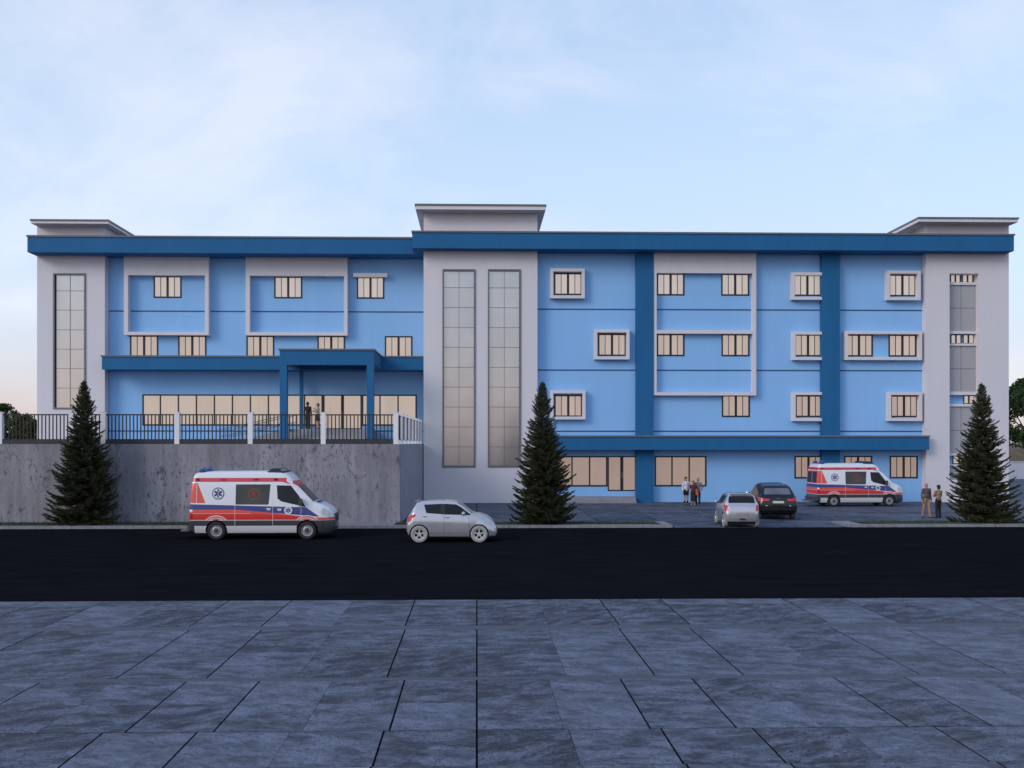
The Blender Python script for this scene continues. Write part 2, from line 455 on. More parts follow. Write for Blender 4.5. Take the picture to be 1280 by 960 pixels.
for a,b in zip([FY]+ys[:-1],ys):
    a+=.225; b-=.225; m=MB()
    for z_ in (TR,BR): m.tube([(rxat(a),a,z_),(rxat(b),b,z_)],.03,4)
    n=round((b-a)/.176)
    for i in range(n):
        y_=a+(i+.5)*(b-a)/n; m.box(rxat(y_)-.018,rxat(y_)+.018,y_-.024,y_+.024,BR+.02,TR-.02)
    m.build('railing_panel',M['black'],se)
# ------------------------------------------------------------------ the hospital
YT, YR, YL, YLT = 64.0, 64.6, 67.0, 66.3
EAV_R, EAV_L = 63.1, 65.1
BACK = 88.0
hb=empty('hospital_building',(12,YT,0),0,'long four storey blue hospital block with three grey towers and a deep blue roof band','building'); hb['_o']=(12,YT,0)
ZTOP=Z(288.3,EAV_R,515)
ZSOF=Z(310,EAV_R,515)
def rect(u0,u1,v0,v1,Y):
    um=(u0+u1)/2
    return [X(u0,Y),X(u1,Y),Z(v1,Y,um),Z(v0,Y,um)]
def holed(mb,x0,x1,z0,z1,Y,holes,rev,mi=0,mr=None):
    if mr is None: mr=mi
    xs=sorted({x0,x1}|{h[0] for h in holes}|{h[1] for h in holes}); zs=sorted({z0,z1}|{h[2] for h in holes}|{h[3] for h in holes})
    xs=[q for q in xs if x0-1e-6<=q<=x1+1e-6]; zs=[q for q in zs if z0-1e-6<=q<=z1+1e-6]
    for i in range(len(xs)-1):
        for j in range(len(zs)-1):
            cx=(xs[i]+xs[i+1])/2; cz=(zs[j]+zs[j+1])/2
            if any(h[0]<cx<h[1] and h[2]<cz<h[3] for h in holes): continue
            mb.face([(xs[i],Y,zs[j]),(xs[i+1],Y,zs[j]),(xs[i+1],Y,zs[j+1]),(xs[i],Y,zs[j+1])],mi)
    for a,b,c,d in holes:
        for p,q in (((a,c),(b,c)),((b,c),(b,d)),((b,d),(a,d)),((a,d),(a,c))):
            mb.face([(p[0],Y,p[1]),(q[0],Y,q[1]),(q[0],Y+rev,q[1]),(p[0],Y+rev,p[1])],mr)
def window(r,Y,mat='pane',kind='sash',deep=.045,mulls=None):
    """black frame set in the reveal with its panes behind it"""
    a,b,c,d=r; m=MB(); p=MB(); y0=Y+deep-.07; y1=Y+deep
    t=.095 if kind!='small' else .055
    m.box(a,a+t,y0,y1,c,d); m.box(b-t,b,y0,y1,c,d); m.box(a+t,b-t,y0,y1,d-t,d); m.box(a+t,b-t,y0,y1,c,c+t)
    if kind=='sash':
        mid=(a+b)/2; bars=[(mid,.075),((a+mid)/2+.01,.02),((mid+b)/2-.01,.02)]
    elif kind=='small':
        mid=(a+b)/2; bars=[(mid,.05)]
    else:
        bars=[(q,.045) for q in mulls]
    for q,hw in bars: m.box(q-hw,q+hw,y0+.01,y1-.001,c+t,d-t)
    edges=sorted([a+t]+[q for q,_ in bars]+[b-t])
    for i in range(len(edges)-1):
        p.face([(edges[i],y1-.02,c+t*.5),(edges[i+1],y1-.02,c+t*.5),(edges[i+1],y1-.02,d-t*.5),(edges[i],y1-.02,d-t*.5)])
    m.face([(a,y1+.002,c),(b,y1+.002,c),(b,y1+.002,d),(a,y1+.002,d)])
    w=m.build('window',M['frame'],hb)
    p.build('pane',M[mat],w,off=tuple(hb['_o']))
    return w
def surround(r,Y,proj,th=.19,sides='lrtb',inner=None,flat=.0):
    """projecting white box frame round a window: r is the outer outline on the wall"""
    a,b,c,d=r; m=MB(); y0=Y-proj; y1=Y-.001
    tl=th if 'l' in sides else 0; tr=th if 'r' in sides else 0
    if 't' in sides: m.box(a,b,y0,y1,d-th,d)
    if 'b' in sides: m.box(a,b,y0,y1,c,c+th)
    zb=c+(th if 'b' in sides else 0); zt=d-(th if 't' in sides else 0)
    if 'l' in sides: m.box(a,a+th,y0,y1,zb,zt)
    if 'r' in sides: m.box(b-th,b,y0,y1,zb,zt)
    return m.build('window_surround',M['white'],hb)
def part(name,mat,*boxes,parent=None):
    m=MB()
    for q in boxes: m.box(*q)
    return m.build(name,M[mat] if isinstance(mat,str) else mat,parent or hb,off=tuple(hb['_o']))
# ---- rows (heights measured once per storey)
def rowz(v0,v1,Y,u): return Z(v1,Y,u),Z(v0,Y,u)
R1=rowz(342,369.6,YR,900); R2=rowz(417.5,445.3,YR,900); R3=rowz(493.8,521.3,YR,900); R0=rowz(569.8,598,YR,1070)
L1=rowz(345.6,373,YL,360); L2=rowz(419.6,447.2,YL,320)
def wr(u0,u1,row,Y): return [X(u0,Y),X(u1,Y),row[0],row[1]]
# ---- right hand wing
xa,xb=X(671.8,YT)+.001,X(1157.8,YT)-.001
PJ=.42                                              # projection of the white boxes
def fr(u): return X(u,YR-PJ)
wr_right=[wr(692.5,727.5,R1,YR),wr(747.5,782.5,R2,YR),wr(692.8,727.8,R3,YR),
 wr(821,855.5,R1,YR),wr(901.5,936.5,R1,YR),wr(821,855.5,R2,YR),wr(901.8,936.8,R2,YR),wr(902.3,937.3,R3,YR),
 wr(992,1026.5,R1,YR),wr(993,1027,R2,YR),wr(994,1028,R3,YR),
 wr(1111,1145,R1,YR),wr(1056.5,1091,R2,YR),wr(1110.5,1145.5,R2,YR),wr(1113,1147,R3,YR),
 wr(993,1028.2,R0,YR),wr(1055,1090.2,R0,YR),wr(1112,1147.2,R0,YR)]
zl=Z(608,YR,840); zd=Z(614,YR,780); zlt=Z(570,YR,800)
lob1=[X(693,YR),X(759.3,YR),zl,zlt]; door_r=[X(759.6,YR),X(795.2,YR),zd,zlt]; lob2=[X(818.3,YR),X(883,YR),zl,zlt]
m=MB(); holed(m,xa,xb,0,ZSOF+.02,YR,wr_right+[lob1,door_r,lob2],.12)
m.build('wall',M['blue'],hb)
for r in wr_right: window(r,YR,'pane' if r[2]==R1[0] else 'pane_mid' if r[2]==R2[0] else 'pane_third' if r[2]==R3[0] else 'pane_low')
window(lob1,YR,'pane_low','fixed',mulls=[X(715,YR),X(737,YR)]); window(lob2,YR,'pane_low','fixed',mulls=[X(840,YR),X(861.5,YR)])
def door(r,Y,mat='pane_low'):
    a,b,c,d=r; m=MB(); p=MB(); h=MB(); y0,y1=Y+.03,Y+.10; t=.085; mid=(a+b)/2
    m.box(a,a+t,y0,y1,c,d); m.box(b-t,b,y0,y1,c,d); m.box(a+t,b-t,y0,y1,d-t,d); m.box(a+t,b-t,y0,y1,c,c+t)
    m.box(mid-.10,mid+.10,y0+.01,y1-.001,c+t,d-t)
    m.face([(a,y1+.002,c),(b,y1+.002,c),(b,y1+.002,d),(a,y1+.002,d)])
    for q0,q1 in ((a+t,mid-.1),(mid+.1,b-t)):
        p.face([(q0,y1-.02,c+t),(q1,y1-.02,c+t),(q1,y1-.02,d-t),(q0,y1-.02,d-t)])
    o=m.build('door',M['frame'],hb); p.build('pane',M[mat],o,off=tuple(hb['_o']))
    for s in (-.05,.05): h.tube([(mid+s,y0-.05,c+.85),(mid+s,y0-.05,c+1.25)],.018,6); h.tube([(mid+s,y0-.05,c+.9),(mid+s,y0+.012,c+.9)],.012,5); h.tube([(mid+s,y0-.05,c+1.2),(mid+s,y0+.012,c+1.2)],.012,5)
    h.build('handle',M['steelgrey'],o,off=tuple(hb['_o']))
door(door_r,YR)
# white boxes
def boxr(u0,u1,v0,v1,**kw):
    um=(u0+u1)/2; y=YR-PJ
    return surround([X(u0,y),X(u1,y),Z(v1,y,um),Z(v0,y,um)],YR,PJ,**kw)
boxr(688,731,335.5,372.8); boxr(743,787,411.8,449.2); boxr(688,732,488,524.3)
boxr(990,1030,340.3,374.6,sides='ltb'); boxr(991,1031,414.4,450,sides='ltb'); boxr(991,1032,490,526.3,sides='ltb')
boxr(1109,1151,338.2,375); boxr(1056.5,1152.8,413.8,450); boxr(1110.5,1153,490,526.2)
# tall white frame with ledges
YF=YR-.40
def fz(v): return Z(v,YF,880)
x0,x1=X(817.2,YF),X(945.3,YF)
part('facade_frame','white',(x0,x1,YF,YR-.001,fz(341.3),ZSOF),(x0,x0+.19,YF,YR-.001,fz(490.3)+.0,fz(341.3)),(x1-.23,x1,YF,YR-.001,fz(490.3),fz(341.3)),(x0,x1,YF,YR-.001,fz(494.2),fz(490.3)),(x0+.19,x1-.23,YF+.003,YR-.001,fz(417),fz(412.6)))
# pilasters
for u0,u1 in ((795.3,817),(1027.6,1050)):
    y=YR-.45
    part('pilaster','deep',(X(u0,y),X(u1,y)-.003,y,YR-.001,0,ZSOF))
# string courses
for v in (386.6,462.6,539):
    z=Z(v,YR,730); part('string_course','groove',(xa,xb,YR-.022,YR-.001,z-.04,z+.04))
# canopy over the ground storey
YC=YR-1.15
cz0,cz1=Z(562.3,YC,900),Z(546.2,YC,900)
part('canopy','deep',(X(672.3,YC),X(1161.5,YC),YC,YR-.454,cz0,cz1))
part('canopy_coping','cap',(X(672.3,YC),X(1162.8,YC-.05),YC-.06,YR-.454,cz1+.001,cz1+.10))
part('canopy_back','deep',(X(672.5,YR),X(795.2,YR)-.2,YR-.4535,YR-.001,cz0+.002,cz1-.002),(X(818,YR),X(1027,YR),YR-.4535,YR-.001,cz0+.002,cz1-.002),(X(1051,YR),X(1155,YR),YR-.4535,YR-.001,cz0+.002,cz1-.002))
part('entrance_step','step',(X(690,YR-1.2),X(795.5,YR-1.2),YR-1.2,YR-.002,0,Z(625,YR,750)),(X(696,YR-.8),X(795.0,YR-.8),YR-.8,YR-.002,Z(625,YR,750)+.001,Z(620.2,YR,750)))
# ---- towers
def tower(x0,x1,Y,z0,strips,cap_front,cap_side,cap_v,wall_top_extra,name='tower_wall',rev=.32):
    m=MB(); holed(m,x0,x1,z0,ZTOP+wall_top_extra,Y,strips,rev)
    zt=ZTOP+wall_top_extra
    for xx in (x0,x1): m.face([(xx,Y,z0),(xx,BACK,z0),(xx,BACK,zt),(xx,Y,zt)])
    m.build(name,M['grey'],hb)
def strip(r,Y,rowsz,rev=.32,t=.10,cols=1):
    a,b,c,d=r; m=MB(); p=MB(); y0=Y-.06; y1=Y+.20
    m.box(a-t,a,y0,y1,c-t,d+t); m.box(b,b+t,y0,y1,c-t,d+t); m.box(a,b,y0,y1,d,d+t); m.box(a,b,y0,y1,c-t,c)
    yg=Y+.12; mid=(a+b)/2; g=.018
    m.box(mid-.011,mid+.011,yg-.03,yg+.03,c,d)
    for z in rowsz: m.box(a,b,yg-.028,yg+.028,z-.012,z+.012)
    zz=[c]+sorted(rowsz)+[d]
    for i in range(len(zz)-1):
        for q0,q1 in ((a,mid),(mid,b)):
            p.face([(q0,yg,zz[i]),(q1,yg,zz[i]),(q1,yg,zz[i+1]),(q0,yg,zz[i+1])])
    w=m.build('glazed_strip',M['steelgrey'],hb); p.build('glass_panel',M['curtain'],w,off=tuple(hb['_o']))
EX=Z(262,YT-.9,600)-ZTOP                             # how far the lift house rises over the eaves
tx0,tx1=X(529.5,YT),X(671.8,YT)
s1=rect(555,592.3,338.5,582,YT); s2=rect(611.8,649,338.5,582,YT)
tower(tx0,tx1,YT,0,[s1,s2],0,0,0,EX)
rz=[Z(v,YT,600) for v in (359.3,384.2,409.2,434,459,483.8,508.7,533.6,558.5)]
strip(s1,YT,rz); strip(s2,YT,rz)
lx0,lx1=X(46.3,YLT),X(131,YLT)
s3=rect(68.5,105.3,343.5,509.5,YLT)
tower(lx0,lx1,YLT,0,[s3],0,0,0,Z(279,YLT-.9,90)-ZTOP)
strip(s3,YLT,[Z(v,YLT,86) for v in (363.2,387.3,412,436.3,460.5,485)])
rx0,rx1=X(1157.8,YT),X(1261,YT)
s4=rect(1187,1223.5,342,600,YT)
tower(rx0,rx1,YT,0,[s4],0,0,0,Z(277,YT-.9,1200)-ZTOP,rev=.75)
# recessed strip of the end tower: cladding, ledges, toilet windows
a,b,c,d=s4; yb=YT+.72
def rz4(v): return Z(v,yb,1205)
small=[rect(1187.5,1200.5,342.6,353.8,yb),rect(1202.3,1216.2,342.6,353.8,yb),rect(1188,1201.5,418.2,430,yb),rect(1203.3,1217.3,418.2,430,yb),rect(1204,1217.8,494.2,505,yb),rect(1190.5,1207,569.6,580,yb)]
for r in small: r[0]=max(r[0],a+.01)
m=MB(); p_=MB(); mid=(a+b)/2
holed(m,a,b,c,d,yb,small,.03); 
m.build('recess_wall',M['blue'],hb)
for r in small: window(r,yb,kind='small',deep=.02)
bands=[(357.5,414.5,[386]),(433,489.5,[461.5]),(508.5,566,[538]),(583,600,[])]
for v0,v1,js in bands:
    zz=[rz4(v1)]+sorted(rz4(q) for q in js)+[rz4(v0)]
    m=MB()
    for i in range(len(zz)-1):
        for q0,q1 in ((a+.004,mid),(mid,b-.004)):
            m.box(q0+.018,q1-.018,yb-.30,yb-.002,zz[i]+.018,zz[i+1]-.018)
    m.box(a+.004,b-.004,yb-.27,yb-.001,zz[0]+.02,zz[-1]-.02,1)
    m.build('cladding',[M['panel'],M['steelgrey']],hb)
for v0,v1 in ((354,357.4),(414.6,418),(430.2,432.9),(489.6,494),(505.2,508.4),(566.1,569.4),(580.2,582.8)):
    part('ledge','white',(a+.006,b-.006,yb-.42,yb-.0035,rz4(v1),rz4(v0)))
# roof caps of the three towers
def cap(x0,x1,Y,front,sl,sr,v0,v1,u,depth):
    y=Y-front; zt=Z(v0,y,u); zb=Z(v1,y,u)
    part('tower_roof','white',(x0-sl,x1+sr,y,Y+depth,zb,zt-.10))
    part('roof_coping','cap',(x0-sl-.05,x1+sr+.05,y-.06,Y+depth+.05,zt-.099,zt))
cap(tx0,tx1,YT,.95,.46,.46,255.2,262,600,6.5)
cap(lx0,lx1,YLT,.95,lx0-X(38.6,YLT-.95),X(135.2,YLT-.95)-lx1,274.2,279.3,86,6.5)
cap(rx0,rx1,YT,.95,rx0-X(1148.5,YT-.95),X(1272.5,YT-.95)-rx1,271.6,277.4,1210,6.5)
# ---- roof bands
XL0,XL1=X(34.2,EAV_L),tx0-.003
XR0,XR1=X(515.3,EAV_R),X(1267.5,EAV_R)
part('roof_band','deep',(XR0,XR1,EAV_R,YT-.001,ZSOF,ZTOP-.11),(tx1+.001,rx0-.001,YT-.0005,YR+.4,ZSOF+.001,ZTOP-.112),(XR0,tx0-.001,YT-.0005,YT+1.3,ZSOF+.001,ZTOP-.112),(rx1+.001,XR1,YT-.0005,BACK,ZSOF+.001,ZTOP-.112))
part('roof_coping','cap',(XR0-.05,XR1+.05,EAV_R-.06,YT-.002,ZTOP-.109,ZTOP),(tx1+.001,rx0-.001,YT-.0015,YR+.4,ZTOP-.109,ZTOP-.001))
part('roof_band','deep',(XL0,XL1,EAV_L,YLT-.001,ZSOF,ZTOP-.11),(lx1+.001,XL1,YLT-.0005,YL+.4,ZSOF+.001,ZTOP-.112),(XL0,lx0-.001,YLT-.0005,BACK,ZSOF+.001,ZTOP-.112))
part('roof_coping','cap',(XL0-.05,XL1,EAV_L-.06,YLT-.002,ZTOP-.109,ZTOP),(lx1+.001,XL1,YLT-.0015,YL+.4,ZTOP-.109,ZTOP-.001))
part('roof','steelgrey',(lx1+.01,tx0-.01,YL+.41,BACK,ZTOP-.9,ZTOP-.6),(tx1+.01,rx0-.01,YR+.41,BACK,ZTOP-.9,ZTOP-.6))
part('rear_wall','blue',(lx0,rx1,BACK-.3,BACK-.01,0,ZTOP-.2))
# ---- left hand wing
xa2,xb2=X(131.4,YLT)+.0,tx0-.001
wl=[wr(192,227,L1,YL),wr(342.8,377.8,L1,YL),wr(446,480.3,L1,YL),wr(162.5,197.8,L2,YL),wr(222.7,258,L2,YL),wr(308,342.8,L2,YL),wr(396.8,431.3,L2,YL),wr(481,515.5,L2,YL)]
zgb,zgt=Z(532,YL,300),Z(493,YL,300); zdb=Z(536.8,YL,428)
g1=[X(178,YL),X(403.6,YL),zgb,zgt]; gd=[X(404,YL),X(452,YL),zdb,zgt]; g2=[X(452.4,YL),X(521,YL),zgb,zgt]
m=MB(); holed(m,xa2,xb2,3.5,ZSOF+.02,YL,wl+[g1,gd,g2],.12); m.build('wall',M['blue'],hb)
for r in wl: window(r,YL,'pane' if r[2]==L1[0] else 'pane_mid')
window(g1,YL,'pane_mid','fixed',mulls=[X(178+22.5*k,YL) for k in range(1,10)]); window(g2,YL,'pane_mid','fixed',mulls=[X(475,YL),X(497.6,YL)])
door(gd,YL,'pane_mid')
for v in (389.3,538.8):
    z=Z(v,YL,300)
    part('string_course','groove',*([(xa2,xb2,YL-.022,YL-.001,z-.04,z+.04)] if v<500 else [(xa2,X(402,YL),YL-.025,YL-.001,z-.04,z+.04),(X(454,YL),xb2,YL-.025,YL-.001,z-.04,z+.04)]))
YFL=YL-.5
def fzl(v): return Z(v,YFL,300)
for u0,u1,rw_ in ((154.8,260.8,.25),(307,434.3,.23)):
    x0,x1=X(u0,YFL),X(u1,YFL)
    part('facade_frame','white',(x0,x1,YFL,YL-.001,fzl(344.3),ZSOF),(x0,x0+.27,YFL,YL-.001,fzl(415),fzl(344.3)),(x1-rw_,x1,YFL,YL-.001,fzl(415),fzl(344.3)),(x0,x1,YFL,YL-.001,fzl(419),fzl(415)))
part('window_hood','white',(X(441.5,YL-.45),X(484,YL-.45),YL-.45,YL-.001,Z(346,YL-.45,460),Z(341.3,YL-.45,460)))
YCL=65.2
c0,c1=Z(462,YCL,300),Z(446.3,YCL,300)
part('canopy','deep',(X(127.3,YCL),tx0-.002,YCL,YLT-.001,c0,c1),(lx1+.001,tx0-.002,YLT-.0005,YL-.001,c0+.001,c1-.001))
part('canopy_coping','cap',(X(126,YCL),tx0-.002,YCL-.06,YLT-.001,c1+.001,c1+.10),(lx1+.001,tx0-.002,YLT-.0005,YL-.001,c1+.001,c1+.099))
# entrance portico
YP=60.3
pz1=c1; pz0=Z(456,YP,410)
px0,px1=X(349.5,YP),X(467.2,YP)
part('portico_roof','deep',(px0,px1,YP,YCL-.002,pz0+.42,pz1),(px0,px1,YP,YP+.42,pz0,pz0+.4195),(px0,px0+.42,YP+.4205,YCL-.002,c0+.01,pz0+.4195),(px1-.42,px1,YP+.4205,YCL-.002,c0+.01,pz0+.4195))
part('portico_coping','cap',(px0-.07,px1+.07,YP-.07,YCL-.062,pz1+.001,pz1+.10))
FL=3.86
part('portico_column','deep',(px0+.002,px0+.43,YP+.003,YP+.43,FL,pz0-.001))
part('portico_column','deep',(px1-.43,px1-.002,YP+.003,YP+.43,FL,pz0-.001))
part('portico_column','deep',(X(374.3,66.2),X(377.9,66.2)+.02,66.2,66.5,FL,c0-.001))
# steps and ramp up to the doors
LZ=zdb-.03
nst=5; sx0,sx1=X(358.5,61),X(457,61)
for i in range(nst):
    z1=FL+(LZ-FL)*(i+1)/nst
    part('entrance_step','step',(sx0,sx1,60.9+i*.34,YL-.03 if i==nst-1 else 60.9+(i+1)*.34+.01,FL-.01,z1))
ra=X(284,62.5); rb=sx0-.01
m=MB(); m.prism([(ra,FL-.01),(rb,FL-.01),(rb,LZ)],62.0,64.2); m.build('ramp',M['step'],hb)
for yy in (62.05,64.15):
    m=MB()
    for h in (.45,.9): m.tube([(ra-.3,yy,FL+h-.05),(ra,yy,FL+h),(rb,yy,LZ+h)],.026,6)
    for k in range(5):
        t=k/4; xx=ra+(rb-ra)*t; zz=FL+(LZ-FL)*t; m.tube([(xx,yy,zz),(xx,yy,zz+.9)],.022,6)
    m.tube([(ra-.3,yy,FL-.01),(ra-.3,yy,FL+.85)],.022,6)
    m.build('ramp_railing',M['steelgrey'],hb)
# ---- far boundary
bw=empty('boundary_wall',(62,104,0),0,'low white boundary wall beyond the end of the grey tower','wall'); bw['_o']=(62,104,0)
zb=Z(577.8,104,1272)
m=MB(); m.box(48,95,104,104.3,-.05,zb); m.build('wall_face',M['white'],bw)
m=MB(); m.box(48,95,103.94,104.36,zb+.001,zb+.08); m.build('coping',M['white'],bw)
m=MB(); n=24
for i in range(n):
    a0=40+i*2.6; a1=a0+2.6
    h0=Z(563,112,1270)+.25*math.sin(i*1.7); h1=Z(563,112,1270)+.25*math.sin((i+1)*1.7)
    m.face([(a0,106,-.05),(a1,106,-.05),(a1,110,h1),(a0,110,h0)]); m.face([(a0,110,h0),(a1,110,h1),(a1,150,h1+.5),(a0,150,h0+.5)])
structure(m.build('earth_bank',M['earth']))
# ------------------------------------------------------------------ trees
def leaf_mat(name, a, b_, sc_=1.3, trans=.0):
    m,k,b=newmat(name)
    g=k.add('ShaderNodeNewGeometry')
    n=k.noise(k.coord(),sc_,4)
    t=k.math('ADD',k.math('MULTIPLY',n,.65),k.math('MULTIPLY',g.outputs['Random Per Island'],.35))
    k.l.new(k.ramp(t,[(.3,a),(.7,b_)]),b.inputs['Base Color'])
    b.inputs['Roughness'].default_value=.8; b.inputs['Specular IOR Level'].default_value=.1
    return m
M['needle']=leaf_mat('spruce_needles',(.040,.047,.028),(.105,.112,.060))
M['leaf']=leaf_mat('broad_leaves',(.018,.038,.014),(.050,.088,.030))
M['olive']=leaf_mat('olive_leaves',(.040,.050,.012),(.085,.088,.022))
M['bark']=plain('bark',(.045,.035,.026),.9,var=.3,scale=8,bump=.4)
def spruce_meshes(seed,H=6.95,R=1.95):
    rnd=random.Random(seed)
    cr=MB(); tr=MB()
    tr.tube([(0,0,-.05),(0,0,.5),(.02,.01,H*.5),(0,0,H*.97)],[.13,.115,.06,.008],8)
    def needles(p,d,ln,wd):
        """a twig: a flat spray and an upright one, with ragged needle edges"""
        up=Vector((0,0,1)); s=d.cross(up)
        if s.length<.05: s=Vector((1,0,0))
        s.normalize(); q=p+d*ln
        n2=s.cross(d).normalized()
        for ax,w in ((s,wd),(n2,wd*.8)):
            steps=3
            for i in range(steps):
                a=p+d*(ln*i/steps); b=p+d*(ln*(i+1)/steps)
                tip=d*(ln*.16)
                w2=w*(1-.22*i)
                cr.face([a,a+ax*w2+tip,b,a-ax*w2+tip])
    z=.30
    while z<H*.985:
        f=z/H
        L0=R*(1-f)**.92*(1.0 if f>.16 else .80+f*1.2)+.06
        nb=8 if f<.7 else 6
        ph=rnd.uniform(0,2*PI)
        for j in range(nb):
            a=ph+2*PI*j/nb+rnd.uniform(-.25,.25)
            L=L0*rnd.choice((rnd.uniform(.70,1.0),rnd.uniform(.82,1.14),rnd.uniform(.55,.9)))
            if rnd.random()<.03 and f<.4: L*=1.12
            zz=z+rnd.uniform(-.06,.06)
            out=Vector((math.cos(a),math.sin(a),0)); sd=Vector((-out.y,out.x,0))
            drop=(.10+.30*(1-f))*L*rnd.uniform(.5,1.0); rise=(.24+.16*f)*L*rnd.uniform(.7,1.2)
            if f>.75: drop*=.2; rise=.75*L
            bend=rnd.uniform(-.12,.12)*L
            pts=[]
            N=5
            for i in range(N+1):
                t=i/N
                pts.append(out*(L*t)+sd*(bend*t*t)+Vector((0,0,zz-drop*math.sin(t*PI*.62)+rise*t**2.4)))
            tr.tube([pts[0],pts[2],pts[4]],[.022*(1-f)+.006,.014*(1-f)+.004,.004],4,cap=False)
            n=max(3,int(L/.056))
            for i in range(n):
                t=.13+.87*(i+rnd.random()*.6)/n
                q=min(N-1,int(t*N)); fr=t*N-q
                if q>=N: q,fr=N-1,1.0
                p=pts[q].lerp(pts[q+1],min(1,fr)); d=(pts[q+1]-pts[q]).normalized()
                tl=(.10+.34*L*(1-t)**.8*(.35+t))*rnd.uniform(.6,1.1); tl=min(tl,.46)
                for sgn in (-1,1):
                    ang=rnd.uniform(.55,.95)
                    dd=(d*math.cos(ang)+sd*(sgn*math.sin(ang))+Vector((0,0,rnd.uniform(-.32,.12)))).normalized()
                    needles(p,dd,tl,.048)
                    if tl>.2:
                        q2=p+dd*tl*.45
                        d3=(dd+d*.8+Vector((0,0,rnd.uniform(-.2,.1)))).normalized(); needles(q2,d3,tl*.5,.032)
            needles(pts[N-1],(pts[N]-pts[N-1]).normalized(),L*.24+.05,.04)
        z+=.112*(1-.25*f)
    for i in range(40):
        zz=H*(.93+.07*i/40); a=rnd.uniform(0,2*PI)
        needles(Vector((0,0,zz)),Vector((math.cos(a)*.45,math.sin(a)*.45,.85)).normalized(),.13,.03)
    return cr,tr
cr,tr=spruce_meshes(11)
def tree_label(t,l): t['label']=l
sp=empty('spruce_tree',(X(105,46.7),46.7,.08),0.3,'dark spruce on the grass strip in front of the stained concrete retaining wall','tree','spruce trees along the grass verge')
cr.build('crown',M['needle'],sp,off=(0,0,0)); tr.build('trunk',M['bark'],sp,off=(0,0,0),smooth=60); sp.scale=(.99,.99,.955)
for u,rz,s,l in ((678,2.4,.99,'dark spruce on the grass strip before the central tower and the glass entrance doors'),(1227,4.1,.985,'dark spruce on the grass strip in front of the grey tower with small toilet windows')):
    t=copy_tree(sp); t.location=(X(u,46.7),46.7,.08); t.rotation_euler=(0,0,rz); t.scale=(s,s,s*.963); t['label']=l
def leafy(name,label,cat,loc,H,W,seed,mat,n,trunk=True,leaf=.16,base=.25):
    rnd=random.Random(seed); t=empty(name,loc,0,label,cat)
    cr=MB(); tr=MB()
    cl=[]
    for i in range(46):
        a=rnd.uniform(0,2*PI); f=rnd.uniform(0,1); zz=H*(base+(1-base)*f); r=W*math.sin(min(1,(f*.82+.18))*PI*.98)**.6*rnd.uniform(.25,.95)
        cl.append((Vector((math.cos(a)*r,math.sin(a)*r,zz)),rnd.uniform(.28,.5)*W*.62))
    for i in range(n):
        c,r=rnd.choice(cl); v=Vector((rnd.gauss(0,1),rnd.gauss(0,1),rnd.gauss(0,1))).normalized()*r*rnd.random()**.4
        p=c+v
        if p.z<.05: continue
        s=leaf*rnd.uniform(.6,1.2); d1=Vector((rnd.gauss(0,1),rnd.gauss(0,1),rnd.gauss(0,.6))).normalized(); d2=d1.cross(Vector((rnd.gauss(0,1),rnd.gauss(0,1),rnd.gauss(0,1)))).normalized()
        cr.face([p-d1*s,p+d2*s*.5,p+d1*s,p-d2*s*.5])
    tr.tube([(0,0,-.1),(.05,0,H*.3),(0,.05,H*.75)],[.03*H,.022*H,.006*H],8)
    for c,r in cl[::3]:
        tr.tube([(0,0,H*.25),tuple(c*.5+Vector((0,0,H*.12))),tuple(c)],[.012*H,.008*H,.003*H],5,cap=False)
    cr.build('crown',mat,t,off=(0,0,0)); tr.build('trunk',M['bark'],t,off=(0,0,0),smooth=60)
    return t
zt=Z(480,118,1275)
leafy('broadleaf_tree','dense green broadleaf tree on the brown bank behind the low white wall','tree',(X(1285,118),118,Z(566,118,1275)),zt-Z(566,118,1275),4.3,5,M['leaf'],16000,leaf=.22,base=.08)
leafy('olive_shrub','olive green shrub on the terrace behind the black bar fence beside the first grey tower','shrub',(X(30,76),76,3.86),Z(521,76,20)-3.86,1.35,8,M['olive'],5200,leaf=.11,base=.04)
leafy('dark_shrub','taller dark green shrub at the far edge of the terrace behind the fence','shrub',(X(4,82),82,3.86),Z(508,82,0)-3.86,1.5,9,M['leaf'],5200,leaf=.12,base=.04)
